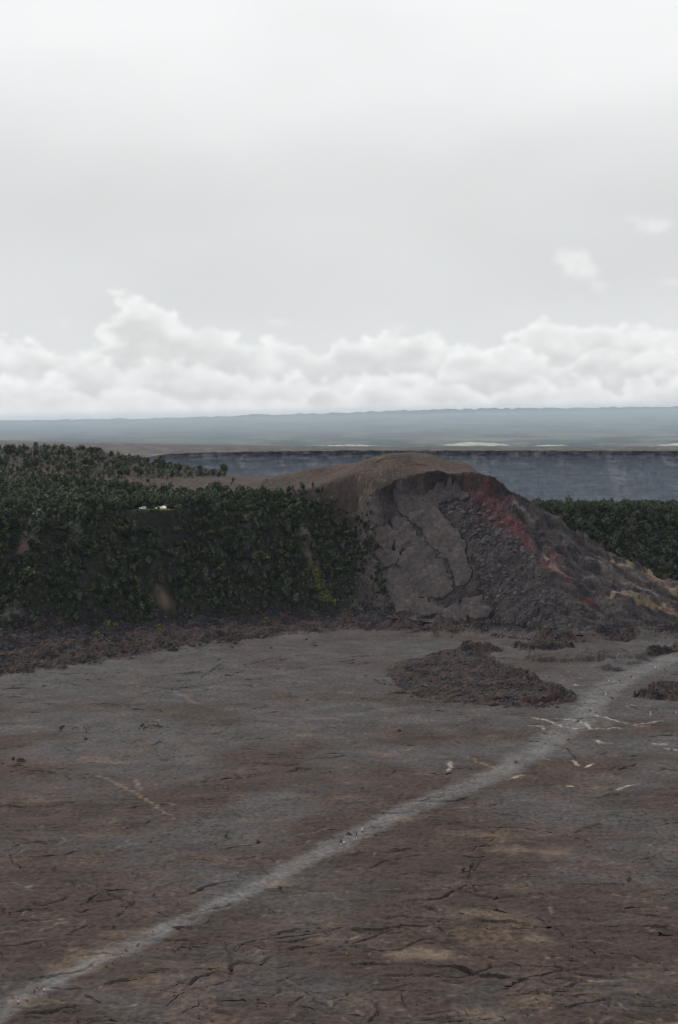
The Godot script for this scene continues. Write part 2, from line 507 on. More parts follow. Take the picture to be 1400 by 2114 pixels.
func floor_grids() -> void:
	near_floor = Grid.new(-126.0, 126.0, 326.0, 560.9, 0.36, 0.48)
	near_floor.d0 = 560.0 - near_floor.dd * (near_floor.nd - 1)
	far_floor = Grid.new(-262.8, 262.8, 560.0, 1154.0, 0.72, 1.1)
	for g in [near_floor, far_floor]:
		land_on_floor(g)
	# cracks, every one a groove with a lifted lip
	var rng := RandomNumberGenerator.new(); rng.seed = 21
	var groups := [[CRACKS_NEAR_RIGHT, 700, 1660, 0.34, 1.6, 0.22, 4.0], [CRACKS_GREAT, 700, 1660, 0.5, 2.6, 0.6, 7.0], [CRACKS_NEAR_LEFT, 0, 1660, 0.34, 1.5, 0.2, 4.0], [CRACKS_FAR_LEFT, 0, 1240, 1.0, 3.4, 1.1, 8.0], [CRACKS_FAR_RIGHT, 700, 1240, 0.85, 2.8, 0.7, 8.0], [SCARPS, 0, 0, 2.3, 4.5, 0.0, 3.0]]
	for gr in groups:
		for c in gr[0]:
			var p := line(scaled(c, gr[1], gr[2], 1.0 if gr[1] + gr[2] == 0 else 2.0), on_floor, 1.5)
			var side := -1.0 if rng.randf() < 0.75 else 1.0
			if p[0].x > p[-1].x: side = -side
			var near := clampf(p[0].y / 880.0, 0.35, 1.0) if gr[2] == 1240 else 1.0
			var wide := rng.randf_range(0.75, 1.15)
			var lip := rng.randf_range(0.6, 1.4)
			var deep: float = gr[4] * near * (1.35 if absf(p[-1].x - p[0].x) > absf(p[-1].y - p[0].y) * 0.6 else 0.6)   # those running away along the crater are shallow
			if gr[2] != 0: plate_lines.append([p, (0.42 if gr[2] == 1660 else 0.75 * near) * lip * (1.8 if gr[0] == CRACKS_GREAT else 1.0), 2.6, true])
			for g in [near_floor, far_floor]:
				g.crack(p, gr[3] * wide * near, deep, gr[5] * lip * near * near, gr[6] * near, side)
	for k in 520:                                          # short fissures everywhere
		var d := lerpf(335.0, 1000.0, pow(rng.randf(), 1.5))
		var a := Vector2(rng.randf_range(-0.2, 0.2) * d, d)
		var dir := Vector2(1, 0).rotated(rng.randfn() * 0.45)
		var p := PackedVector2Array([a])
		for s in rng.randi_range(2, 9):
			dir = dir.rotated(rng.randf_range(-0.4, 0.4))
			a += dir * rng.randf_range(1.2, 3.4)
			p.append(a)
		plate_lines.append([p, rng.randf_range(0.14, 0.34) * (1.0 if d < 560.0 else 1.5), 1.6, false])
		for g in [near_floor, far_floor]:
			g.crack(p, 0.3, rng.randf_range(0.4, 1.3), rng.randf_range(0.0, 0.18), 3.0, -1.0 if rng.randf() < 0.7 else 1.0)
	finish(near_floor)
	finish(far_floor)
	# the two grids meet: the finer one takes the coarser one's edge
	var g := near_floor
	for i in g.nx:
		var k := (g.nd - 1) * g.nx + i
		g.h[k] = far_floor.sample(g.x0 + i * g.dx, 560.0)
	for gg in [near_floor, far_floor]:
		colour_floor(gg)

var plate_lines := []          # [line, height, run back, traced]

func floor_colour(x: float, d: float) -> Color:
	var g := near_floor if near_floor.inside(x, d) else far_floor
	var i := clampi(int(round((x - g.x0) / g.dx)), 0, g.nx - 1)
	var j := clampi(int(round((d - g.d0) / g.dd)), 0, g.nd - 1)
	return g.col[j * g.nx + i]

func plate_edge(p: PackedVector2Array, high: float, run: float, face: float, v: PackedVector3Array, n: PackedVector3Array, c: PackedColorArray, idx: PackedInt32Array) -> void:
	# the tilted edge of a plate of crust: an undercut lip, its top sloping back into the floor
	var q := PackedVector2Array()
	for i in p.size() - 1:
		var k := maxi(1, int(p[i].distance_to(p[i + 1]) / 0.9))
		for e in k:
			var w := p[i].lerp(p[i + 1], e / float(k))
			q.append(w + Vector2(nz.shake.get_noise_2d(w.x * 9.0, w.y * 9.0), nz.shake.get_noise_2d(w.x * 9.0 + 70.0, w.y * 9.0)) * 0.5)
	q.append(p[-1])
	var m := q.size()
	if m < 3: return
	var whole := q[m - 1] - q[0]
	var side := face if whole.x > 0.0 else -face               # the lip looks to the same side all along
	for i in m - 1:
		for e in 2:
			var w := q[i + e]
			var t := (q[mini(i + e + 1, m - 1)] - q[maxi(i + e - 1, 0)]).normalized()
			var out := Vector2(t.y, -t.x) * side
			var a := minf(1.0, minf(i + e, m - 1 - i - e) / 4.0) * clampf(0.7 + nz.fine.get_noise_2d(w.x * 0.5, w.y * 0.5) * 1.3, 0.05, 1.4)
			var y := ground_y(w.x, w.y)
			var b := w - out * (0.30 * a)
			var r := w - out * (run * (0.3 + 0.7 * a))
			var col := floor_colour(w.x, w.y) * GAIN
			var o3 := Vector3(out.x, 0, -out.y)
			for z in [[Vector3(b.x, y - 0.2, -b.y), (o3 - Vector3.UP * 0.4).normalized()], [Vector3(w.x, y + high * a, -w.y), (o3 - Vector3.UP * 0.4).normalized()], [Vector3(w.x, y + high * a, -w.y), Vector3(-o3.x * 0.15, 1, -o3.z * 0.15).normalized()], [Vector3(r.x, ground_y(r.x, r.y) - 0.06, -r.y), Vector3.UP]]:
				v.append(z[0]); n.append(z[1]); c.append(col)
		var k := v.size() - 8
		for f in [[0, 1, 5, 4], [2, 3, 7, 6]]:
			var fn := (v[k + f[2]] - v[k + f[0]]).cross(v[k + f[1]] - v[k + f[0]]).normalized()
			if fn.dot(n[k + f[0]] + n[k + f[3]]) > 0.0:
				idx.append_array([k + f[0], k + f[1], k + f[2], k + f[0], k + f[2], k + f[3]])
			else:
				fn = -fn
				idx.append_array([k + f[0], k + f[2], k + f[1], k + f[0], k + f[3], k + f[2]])
			for e in f: n[k + e] = fn

func make_plate_edges(parent: Node) -> void:
	var v := PackedVector3Array(); var n := PackedVector3Array(); var c := PackedColorArray(); var idx := PackedInt32Array()
	for l in plate_lines:
		if l[3]:
			var v1 := PackedVector3Array(); var n1 := PackedVector3Array(); var c1 := PackedColorArray(); var i1 := PackedInt32Array()
			plate_edge(l[0], l[1], l[2], 1.0, v1, n1, c1, i1)
			if i1.size(): put("plate_edge", arrays(v1, n1, c1, i1), M.crust, parent)
		else:
			plate_edge(l[0], l[1], l[2], 1.0, v, n, c, idx)
	var o := put("small_plate_edges", arrays(v, n, c, idx), M.crust, parent)
	o.set_meta("kind", "stuff")

func inside_depth(poly: PackedVector2Array, p: Vector2) -> float:
	# metres inside an outline, negative outside
	var best := 1e9
	for i in poly.size():
		var q := Geometry2D.get_closest_point_to_segment(p, poly[i], poly[(i + 1) % poly.size()])
		best = minf(best, p.distance_to(q))
	return best if Geometry2D.is_point_in_polygon(p, poly) else -best

# raised blocks of crust and heaps of rubble on the floor: outline in photograph pixels, height, width of the edge, roughness, kind
var MOUNDS := [
	[[795,1385,815,1368,870,1358,915,1345,950,1340,1010,1336,1042,1338,1005,1352,1030,1368,1060,1378,1095,1395,1140,1412,1188,1436,1184,1448,1120,1462,1060,1462,990,1456,920,1450,860,1440,820,1418], 2.1, 9.0, 0.8, 2],
	[[1140,1418,1165,1422,1190,1436,1184,1449,1150,1452,1120,1448], 2.4, 3.0, 1.0, 2],
	[[1000,1395,1040,1388,1080,1392,1130,1412,1120,1420,1050,1405], 1.4, 3.0, 0.6, 2],
	[[1303,1438,1330,1424,1380,1420,1480,1420,1480,1450,1400,1447,1340,1445], 3.4, 3.0, 1.4, 2],
	[[1345,1408,1375,1395,1420,1385,1500,1380,1500,1412,1400,1418,1360,1418], 2.6, 4.0, 0.5, 0],
	[[1055,1337,1085,1334,1165,1332,1190,1337,1150,1341,1080,1342], 3.6, 2.0, 1.2, 2],
	[[938,1343,985,1340,1030,1341,1035,1346,960,1349], 2.8, 2.0, 1.0, 2],
	[[1080,1362,1130,1352,1225,1346,1330,1356,1340,1366,1250,1364,1200,1366,1100,1368], 2.6, 2.4, 0.5, 0],
	[[1225,1360,1245,1351,1330,1358,1338,1370,1300,1371,1228,1364], 1.6, 2.0, 0.4, 0],
	[[1325,1352,1345,1342,1420,1333,1500,1333,1500,1350,1400,1346,1340,1356], 3.6, 2.5, 1.2, 2],
	[[1232,1378,1255,1374,1280,1380,1285,1388,1240,1385], 1.0, 4.0, 0.6, 2],
	[[970,1330,1040,1322,1110,1326,1160,1331,1060,1335], 1.4, 6.0, 0.3, 0]]
var mound_out := []

func apron_edge(x: float) -> float:                       # where the rubble at the foot of the walls begins
	return foot(x) - look([[-300, 200], [-190, 190], [-150, 158], [-110, 128], [-60, 98], [-20, 72], [12, 62], [40, 42], [75, 18], [98, 14], [160, 12], [300, 20]], x)

func land_on_floor(g: Grid) -> void:
	var feet := PackedFloat32Array(); var edges := PackedFloat32Array()
	for i in g.nx:
		feet.append(foot(g.x0 + i * g.dx)); edges.append(apron_edge(g.x0 + i * g.dx))
	var swell: FastNoiseLite = nz.swell; var bump: FastNoiseLite = nz.bump; var pebble: FastNoiseLite = nz.pebble; var wave: FastNoiseLite = nz.wave
	for j in g.nd:
		var d := g.d0 + j * g.dd
		for i in g.nx:
			var x := g.x0 + i * g.dx
			var k := j * g.nx + i
			var s := d - feet[i]
			if s > 9.0:
				g.reg[k] = 9
				g.h[k] = land(x, d) - 3.0
				continue
			var v := swell.get_noise_2d(x, d) * 0.7 + bump.get_noise_2d(x, d) * 0.24 + pebble.get_noise_2d(x, d) * 0.08
			v += wave.get_noise_2d(x * 0.3, d) * 0.34
			if d > 740.0:
				v += land(x, d)
				var e: float = (d - edges[i]) + nz.edge.get_noise_2d(x, d) * 26.0
				if e > -14.0:
					var r := ss(-14.0, 12.0, e)
					v += r * (nz.rock.get_noise_2d(x, d) * 1.3 + nz.block.get_noise_2d(x, d) * 0.8 + nz.heap.get_noise_2d(x, d) * 2.6 + 0.5)
					if e > nz.fine.get_noise_2d(x, d) * 14.0: g.reg[k] = 2
			g.h[k] = v
	for m in mound_out:
		var poly: PackedVector2Array = m.poly
		var b := Rect2(poly[0], Vector2.ZERO)
		for p in poly: b = b.expand(p)
		b = b.grow(3.0)
		for j in range(maxi(0, int((b.position.y - g.d0) / g.dd)), mini(g.nd - 1, int((b.end.y - g.d0) / g.dd)) + 1):
			for i in range(maxi(0, int((b.position.x - g.x0) / g.dx)), mini(g.nx - 1, int((b.end.x - g.x0) / g.dx)) + 1):
				var x := g.x0 + i * g.dx
				var d := g.d0 + j * g.dd
				var e: float = inside_depth(poly, Vector2(x, d)) + nz.edge.get_noise_2d(x * 3.0, d * 3.0) * 3.5
				if e <= 0.0: continue
				var k := j * g.nx + i
				var w := ss(0.0, m.edge, e)
				g.h[k] += m.high * w * (0.75 + 0.5 * nz.heap.get_noise_2d(x, d)) + w * m.rough * (nz.rock.get_noise_2d(x, d) + 0.6 * nz.block.get_noise_2d(x, d))
				if m.kind == 2: g.reg[k] = 2

func colour_floor(g: Grid) -> void:
	var hw_at := func(d: float) -> float: return lerpf(3.1, 6.4, ss(380.0, 720.0, d))
	var tone: FastNoiseLite = nz.tone; var patch: FastNoiseLite = nz.patch; var fine: FastNoiseLite = nz.fine; var ashes: FastNoiseLite = nz.ash
	# distance to the trail, only near it
	var near := PackedFloat32Array(); near.resize(g.nx * g.nd); near.fill(99.0)
	for s in trail.size() - 1:
		var a := trail[s]; var b := trail[s + 1]
		var r := 26.0
		for j in range(maxi(0, int((minf(a.y, b.y) - r - g.d0) / g.dd)), mini(g.nd - 1, int((maxf(a.y, b.y) + r - g.d0) / g.dd)) + 1):
			for i in range(maxi(0, int((minf(a.x, b.x) - r - g.x0) / g.dx)), mini(g.nx - 1, int((maxf(a.x, b.x) + r - g.x0) / g.dx)) + 1):
				var p := Vector2(g.x0 + i * g.dx, g.d0 + j * g.dd)
				var l := p.distance_to(Geometry2D.get_closest_point_to_segment(p, a, b))
				var k := j * g.nx + i
				if l < near[k]: near[k] = l
	for j in g.nd:
		var d := g.d0 + j * g.dd
		var hw: float = hw_at.call(d)
		for i in g.nx:
			var k := j * g.nx + i
			if g.reg[k] == 9: continue
			var x := g.x0 + i * g.dx
			var n1 := tone.get_noise_2d(x, d)
			var n2 := patch.get_noise_2d(x, d)
			var n3 := fine.get_noise_2d(x, d)
			var c: Color
			if g.reg[k] == 2:
				var deep := (d - foot(x)) / look(APRON, x)
				var t := ss(-0.25, 0.35, nz.swell.get_noise_2d(x * 1.7 + 90.0, d * 0.8) * 0.8 + n2 * 0.5 + (0.24 if deep < -1.25 else (0.22 if deep < -0.42 + n1 * 0.2 else -0.30)))
				c = DARK.lerp(RUST, t) * (0.95 + n3 * 0.45 + n2 * 0.2)
			else:
				# grey and brown crust lie in blotches; brown ash gathers towards the middle and near parts of the crater
				var t := ss(-0.5, 0.6, n1 * 0.8 + n2 * 0.3 + 0.55 * ss(0.0, 1.0, (730.0 - d) / 240.0 + n1 * 0.8) + 0.16 * ss(10.0, 90.0, x) * ss(800.0, 700.0, d) - 0.24)
				c = GRAY.lerp(BROWN, t) * (1.0 + n2 * 0.22 + n3 * 0.24)
				var ash := ashes.get_noise_2d(x, d * 0.7)
				c = c.lerp(Color(0.090, 0.058, 0.043), 0.26 * ss(0.12, 0.5, ash + n3 * 0.3 + n2 * 0.2) * ss(760.0, 600.0, d + n1 * 80.0))
				c = c.lerp(TAN, 0.32 * ss(0.42, 0.75, ash + n3 * 0.25))
				var l := near[k] / hw + n2 * 0.55 + n3 * 0.28
				c = c.lerp(TRACK * (1.0 + n3 * 0.2 + n2 * 0.1), ss(1.55, 0.5, l) * (0.78 + n2 * 0.35))
				if l < 0.85: g.reg[k] = 1
			g.col[k] = c
	# pale mineral veins and ash patches
	for gr in [[VEINS_FAR_RIGHT, 700, 1240, PALE, 1.15, 0.95], [VEINS_TAN_RIGHT, 700, 1240, TAN, 1.5, 0.75], [VEINS_TAN_LEFT, 0, 1240, TAN, 1.2, 0.8]]:
		for c in gr[0]:
			g.paint(line(scaled(c, gr[1], gr[2], 2.0), on_floor, 2.0), gr[4], gr[3], gr[5], nz.fine)
	for s in [[205,1965,9,.7],[265,1930,6,.5],[870,1972,7,.95],[900,1968,5,.8],[1110,1933,4,.7],[1050,1910,7,.5],[1080,1755,12,.55],[1120,1760,8,.45],[845,1690,6,.6],[510,1692,4,.6],[580,1822,5,.8],[605,1768,4,.6],[330,2020,6,.5],[1280,2050,8,.45],[980,2090,5,.6],[55,2075,5,.7],[1050,1605,7,.7],[930,1565,6,.4],[790,1560,6,.4],[1100,1830,8,.4],[150,2000,6,.5],[660,1938,5,.4],[715,2060,6,.3],[40,1500,9,.4],[215,1570,8,.4],[1140,1240,5,.3],[1160,1712,10,.3],[700,1900,9,.3],[950,1885,8,.4],[1000,1890,7,.4],[1370,2010,9,.35],[420,1995,7,.35],[860,1600,8,.35],[1000,1720,12,.35],[200,1720,10,.2],[740,1725,6,.35],[1230,1600,8,.25]]:
		var p := on_floor(s[0], s[1])
		g.paint(PackedVector2Array([p - Vector2(s[2] * 0.4, 0), p + Vector2(s[2] * 0.4, 0)]), s[2], TAN, s[3] * 0.75, nz.patch)
	var rng := RandomNumberGenerator.new(); rng.seed = 88
	for k in 700:                                          # flecks of ash and dry moss caught along hairlines in the crust
		var d := lerpf(340.0, 900.0, pow(rng.randf(), 1.3))
		var a := Vector2(rng.randf_range(-0.2, 0.2) * d, d)
		var e := a + Vector2(rng.randfn(), rng.randfn() * 0.8) * rng.randf_range(1.0, 4.0)
		var q := rng.randf_range(0.25, 0.8)
		if d < apron_edge(a.x) - 10.0: g.paint(PackedVector2Array([a, e]), rng.randf_range(0.5, 0.9), TAN.lerp(PALE, rng.randf() * 0.2), q * 0.8, nz.fine)
	for s in [[1170,1755,5,.4],[1150,1756,3,.4]]:
		var p := on_floor(s[0], s[1])
		g.paint(PackedVector2Array([p]), s[2], RUST * 1.5, s[3], nz.patch)

func make_floor() -> void:
	for m in MOUNDS:
		mound_out.append({"poly": line(m[0], on_floor), "high": m[1], "edge": m[2], "rough": m[3], "kind": m[4]})
	trail = line([-60,2128,0,2092,60,2052,130,2015,250,1960,360,1910,450,1870,560,1815,640,1773,720,1730,800,1688,880,1655,960,1625,1040,1590,1100,1555,1150,1520,1190,1490,1220,1455,1250,1425,1300,1395,1350,1375,1400,1352,1470,1330], on_floor)
	floor_grids()
	var called := ["crater_floor", "path", "rubble_ground"]
	var root := {}
	for g in [near_floor, far_floor]:
		var ms := grid_meshes(g, 3)
		for r in 3:
			if ms[r] == null: continue
			var o := put(called[r], ms[r], M.crust if r < 2 else M.rubble)
			if r == 0 and g == near_floor: make_plate_edges(o)
			tag(o, ["dark grey and brown crust of the lava floor, cracked and level", "pale grey worn trail crossing the lava floor", "dark broken rubble heaped on the lava floor"][r], ["ground", "path", "rubble"][r], "", "structure")
	# the floor runs on under the viewer's rim and past both sides
	var v := PackedVector3Array(); var n := PackedVector3Array(); var c := PackedColorArray(); var idx := PackedInt32Array()
	for q in [[-900.0, 900.0, -300.0, near_floor.d0 + 6.0], [-900.0, -116.0, near_floor.d0 + 6.0, 572.0], [116.0, 900.0, near_floor.d0 + 6.0, 572.0], [-900.0, -252.0, 572.0, 1150.0], [252.0, 900.0, 572.0, 1150.0]]:
		var b := v.size()
		for p in [Vector3(q[0], -1.4, -q[2]), Vector3(q[1], -1.4, -q[2]), Vector3(q[1], -1.4, -q[3]), Vector3(q[0], -1.4, -q[3])]:
			v.append(p); n.append(Vector3.UP); c.append(GRAY.lerp(BROWN, 0.5) * GAIN)
		idx.append_array([b, b + 3, b + 2, b, b + 2, b + 1])
	var o := put("crater_floor", arrays(v, n, c, idx), M.crust)
	tag(o, "outer reaches of the dark lava floor beyond the trail", "ground", "", "structure")

func ground_y(x: float, d: float) -> float:
	if cone_grid and cone_grid.inside(x, d) and d > foot(x) and x > 12.0: return cone_grid.sample(x, d)
	if near_floor.inside(x, d): return near_floor.sample(x, d)
	if far_floor.inside(x, d) and d < foot(x): return far_floor.sample(x, d)
	return land(x, d)

# ------------------------------------------------------------------ cinder cone
var SLABS_TOP := [
	[400,260,470,235,550,235,590,290,640,360,700,420,700,455,600,475,545,490,500,500,450,490,430,430,380,340],
	[700,400,820,395,825,470,900,560,980,660,1060,760,1100,830,960,890,900,930,840,890,760,820,700,770,670,700,655,610,690,520,700,460],
	[700,330,740,280,860,235,960,240,1050,280,1130,325,980,345,820,388,720,385,650,340],
	[480,560,520,600,560,650,600,720,670,790,560,830,470,870,400,890,395,790,400,710,440,640],
	[30,400,120,350,200,370,240,440,260,520,255,600,190,660,130,640,80,600,40,500],
	[190,680,260,640,310,650,400,690,390,760,330,830,270,850,200,800],
	[200,890,300,880,400,900,420,950,380,1000,300,1030,220,1000],
	[340,560,420,540,480,570,480,620,400,650,350,620],
	[510,510,600,490,680,475,665,560,640,620,590,600,550,570],
	[410,960,480,900,560,850,680,815,740,840,770,900,800,980,840,1000,880,1050,920,1130,945,1210,950,1300,890,1360,830,1380,700,1350,600,1320,520,1250,540,1140,480,1100,430,1030,420,970],
	[840,930,900,950,960,890,1090,850,1110,930,1120,1020,1150,1100,1145,1170,1090,1240,1030,1250,1000,1180,970,1070,930,980]]
var SLABS_LOW := [
	[270,110,330,60,400,80,410,120,330,170,250,220,230,190],
	[270,330,260,250,340,220,420,250,440,330,510,400,580,470,680,560,780,600,870,610,860,660,740,700,600,690,450,670,380,600,340,500,290,420],
	[1080,540,1270,510,1310,590,1370,680,1300,720,1200,725,1110,690,1060,640,1080,580],
	[430,260,520,290,530,380,470,420,430,350],
	[880,640,980,600,1050,650,1060,720,960,760,880,710],
	[1010,660,1060,650,1110,700,1090,740,1020,740]]
# ledges and gullies on the right flank: line in pixels, groove half width, depth, lift of the upper lip, reach
var LEDGES := [
	[[1165,1150,1190,1158,1210,1170,1235,1180,1262,1186,1268,1196], 2.6, 7.0, 4.5, 14.0],
	[[1165,1138,1185,1142,1215,1150,1235,1164,1262,1170,1280,1180], 1.4, 2.6, 1.6, 7.0],
	[[1180,1160,1178,1172,1190,1180], 1.4, 2.6, 1.4, 6.0],
	[[1220,1205,1250,1216,1280,1225,1300,1232], 1.5, 2.6, 1.4, 8.0],
	[[1060,1052,1085,1072,1110,1088,1135,1094], 2.4, 6.5, 3.4, 10.0],
	[[1143,1112,1160,1118,1172,1130], 1.4, 2.6, 1.6, 7.0],
	[[1075,1085,1100,1112,1120,1135,1150,1165,1180,1195], 1.6, 2.2, 1.0, 9.0],
	[[1232,1264,1255,1278,1290,1276,1312,1268], 1.5, 2.4, 1.4, 8.0],
	[[1235,1250,1250,1258,1262,1252], 2.0, 3.0, 1.0, 5.0],
	[[1262,1165,1300,1172,1340,1190,1370,1205,1400,1225], 1.4, 1.8, 0.8, 6.0],
	[[1275,1210,1300,1212,1330,1222,1380,1232], 1.4, 2.2, 1.6, 8.0],
	[[1310,1250,1345,1262,1400,1270], 1.3, 2.0, 1.2, 8.0],
	[[1180,1190,1200,1215,1225,1240,1250,1265,1262,1300], 2.0, 2.2, 0.6, 6.0],
	[[1000,985,1030,1000,1060,1016,1100,1040], 1.6, 2.6, 1.6, 6.0],
	[[990,1000,1010,1012,1040,1030,1070,1048,1100,1062], 1.3, 2.4, 1.4, 6.0],
	[[1300,1255,1330,1245,1400,1250], 1.2, 1.6, 0.8, 6.0],
	[[1250,1300,1300,1290,1360,1288,1420,1292], 1.4, 2.0, 1.0, 7.0]]
var DOME_CRACKS := [[760,958,778,954,790,948,815,945,840,942], [755,965,775,962,792,956], [775,985,785,978,800,974,812,976], [820,994,845,990,862,982], [836,962,860,959,885,963]]

func make_cone() -> void:
	var g := Grid.new(12.0, 236.4, 985.0, 1262.2, 0.66, 0.77)
	cone_grid = g
	var slabs := []
	for s in SLABS_TOP: slabs.append(line(scaled(s, 740, 960, 5.0), hit))
	for s in SLABS_LOW: slabs.append(line(scaled(s, 740, 1130, 5.0), hit))
	var last_d := g.d0 + (g.nd - 1) * g.dd
	var last_x := g.x0 + (g.nx - 1) * g.dx
	for j in g.nd:
		var d := g.d0 + j * g.dd
		for i in g.nx:
			var x := g.x0 + i * g.dx
			var k := j * g.nx + i
			var s := d - foot(x)
			if s < -6.0:
				g.reg[k] = 9
				g.h[k] = -3.0
				continue
			var ld := look(LIPD, x)
			var edge := minf(minf(x - g.x0, last_x - x), last_d - d)
			var rim := ss(0.0, 8.0, edge)
			var face := ss(3.0, -6.0, d - ld + nz.edge.get_noise_2d(x * 2.0, d * 2.0) * 4.0)
			face = maxf(face, ss(88.0, 104.0, x))
			face *= 1.0 - ss(1230.0, 1245.0, d)
			var n1: float = nz.rock.get_noise_2d(x * 1.3, d * 1.1)
			var n2: float = nz.block.get_noise_2d(x * 1.3, d)
			var n3: float = nz.fine.get_noise_2d(x, d)
			var n4: float = nz.patch.get_noise_2d(x, d)
			var rough: float = face * (n1 * lerpf(1.0, 0.45, ss(105.0, 140.0, x)) + n2 * 0.8 + nz.block.get_noise_2d(x * 0.55 + 30.0, d * 0.45) * 1.5 * ss(105.0, 140.0, x) + n3 * 0.2 + nz.heap.get_noise_2d(x * 0.6, d * 0.6) * 1.6 + nz.edge.get_noise_2d(x * 1.8 + d * 0.5, d * 0.3) * 2.2 * (1.0 - ss(95.0, 125.0, x)))
			rough += (1.0 - face) * (nz.bump.get_noise_2d(x, d) * 0.25 + n3 * 0.10 + nz.swell.get_noise_2d(x, d) * 0.5)
			# the right flank is banded rock laid in courses
			var right := ss(105.0, 140.0, x) * face
			var lay: float = x * 0.52 + d * 0.86 + nz.edge.get_noise_2d(x * 0.5, d * 0.5) * 12.0
			rough += right * ((0.5 - fposmod(lay * 0.10, 1.0)) * (2.0 + 3.0 * nz.edge.get_noise_2d(x + 40.0, d)) + nz.heap.get_noise_2d(x * 0.4 + 50.0, d * 0.4) * 2.4)
			g.h[k] = land(x, d) + rough * rim * ss(-6.0, 4.0, s)
			var scree := Color(0.028, 0.025, 0.029).lerp(Color(0.046, 0.038, 0.040), ss(-0.3, 0.4, n4)) * (1.0 + n3 * 0.35)
			scree = scree.lerp(Color(0.056, 0.048, 0.048) * (1.0 + n3 * 0.35 + n4 * 0.3), 0.65 * ss(66.0, 56.0, x + n4 * 8.0))
			var flank := Color(0.042, 0.037, 0.041).lerp(Color(0.074, 0.062, 0.060), ss(-0.3, 0.4, n4 + n1 * 0.3)) * (1.0 + n3 * 0.3)
			var cinder := Color(0.066, 0.046, 0.036).lerp(Color(0.046, 0.036, 0.032), ss(-0.3, 0.4, n4)) * (1.0 + n3 * 0.32)
			if n3 > 0.42 and nz.tone.get_noise_2d(x * 3.0, d * 3.0) > -0.1: cinder = cinder.lerp(Color(0.2, 0.16, 0.11), 0.45)
			g.col[k] = cinder.lerp(scree.lerp(flank, right), face)
	for sl in slabs:                                        # the face is broken deeper between the slabs
		var b := Rect2(sl[0], Vector2.ZERO)
		for p in sl: b = b.expand(p)
		b = b.grow(4.0)
		for j in range(maxi(0, int((b.position.y - g.d0) / g.dd)), mini(g.nd - 1, int((b.end.y - g.d0) / g.dd)) + 1):
			for i in range(maxi(0, int((b.position.x - g.x0) / g.dx)), mini(g.nx - 1, int((b.end.x - g.x0) / g.dx)) + 1):
				var e := inside_depth(sl, Vector2(g.x0 + i * g.dx, g.d0 + j * g.dd))
				if e > -3.5: g.cut[j * g.nx + i] = maxf(g.cut[j * g.nx + i], 2.0 * ss(-3.5, -0.5, e))
	for l in LEDGES:
		var p := line(l[0], hit, 1.6)
		g.crack(p, l[1], l[2], l[3], l[4], 1.0 if p[0].x < p[-1].x else -1.0)
	for l in DOME_CRACKS:
		var p := line(l, hit, 1.2)
		g.crack(p, 0.9, 1.6, 0.8, 6.0, 1.0)
	for k in g.h.size():
		if g.reg[k] != 9: g.h[k] += g.up[k] - g.cut[k]
	# oxide reds, purples and bleached ridges
	var red := Color(0.062, 0.029, 0.034)
	g.paint(line([768,992,790,999,816,1002,840,994,856,985,893,979,931,984,967,984,985,980,1010,990,1040,1006,1080,1030], hit), 7.0, Color(0.022, 0.019, 0.020), 0.95, nz.edge)  # dark lava layer under the lip, with shade of the overhang painted in
	var stain := [[[990,1022,1010,1045,1035,1070,1060,1092,1080,1108], 12.0, red, 0.7], [[1008,1030,1030,1035,1050,1042], 10.0, red, 0.6], [[1060,1088,1075,1105,1095,1125], 5.0, Color(0.080, 0.032, 0.033), 0.75],
		[[1046,1062,1052,1068], 2.6, Color(0.115, 0.045, 0.034), 0.8], [[1085,1110,1110,1140,1135,1165,1160,1185,1180,1205], 4.0, Color(0.082, 0.045, 0.047), 0.8], [[1115,1158,1125,1168,1136,1180], 2.6, Color(0.125, 0.062, 0.045), 0.8],
		[[1130,1150,1150,1150,1170,1145], 8.0, Color(0.085, 0.048, 0.052), 0.7], [[1200,1225,1215,1240,1225,1245], 5.0, Color(0.09, 0.035, 0.04), 0.6], [[980,1035,1000,1062,1030,1090], 8.0, red, 0.6], [[965,1003,985,1008,1000,1015], 5.0, Color(0.10, 0.05, 0.05), 0.6],
		[[1114,1128,1122,1142,1130,1155], 1.6, Color(0.17, 0.16, 0.16), 0.8], [[1136,1168,1155,1182,1178,1200], 1.8, Color(0.19, 0.14, 0.13), 0.7],
		[[1228,1141,1245,1152,1262,1160,1300,1170,1320,1174,1345,1190,1370,1203,1400,1222], 3.6, Color(0.24, 0.185, 0.138), 0.9], [[1310,1180,1340,1196,1375,1212], 5.0, Color(0.165, 0.125, 0.10), 0.7],
		[[1260,1227,1285,1229,1312,1234], 2.8, Color(0.22, 0.172, 0.135), 0.85], [[1320,1244,1345,1250,1366,1256], 4.0, Color(0.17, 0.125, 0.08), 0.8], [[1365,1266,1385,1270,1420,1276], 5.0, Color(0.14, 0.095, 0.07), 0.7],
		[[1175,1143,1215,1155,1255,1175,1280,1190], 6.0, Color(0.15, 0.132, 0.126), 0.8], [[1285,1195,1310,1212,1325,1220], 7.0, Color(0.16, 0.125, 0.118), 0.75], [[1335,1212,1350,1222,1365,1240], 5.0, Color(0.15, 0.14, 0.135), 0.6], [[1215,1195,1245,1205,1262,1212], 5.0, Color(0.10, 0.09, 0.088), 0.6],
		[[1060,1040,1080,1058,1100,1076], 2.6, Color(0.12, 0.11, 0.11), 0.7], [[1070,1330,1100,1326,1150,1323], 3.0, Color(0.20, 0.12, 0.095), 0.8], [[1370,1190,1400,1215], 4.0, Color(0.17, 0.13, 0.10), 0.6]]
	for s in stain: g.paint(line(s[0], hit), s[1], s[2], s[3], nz.patch)
	var root := base("cinder_cone", Vector3.ZERO)
	tag(root, "brown cinder cone with its front collapsed into slabs, scree and a red streak", "hill", "", "structure")
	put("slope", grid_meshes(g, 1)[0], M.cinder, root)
	for sl in slabs: put("slab", slab_mesh(sl), M.slab, root)
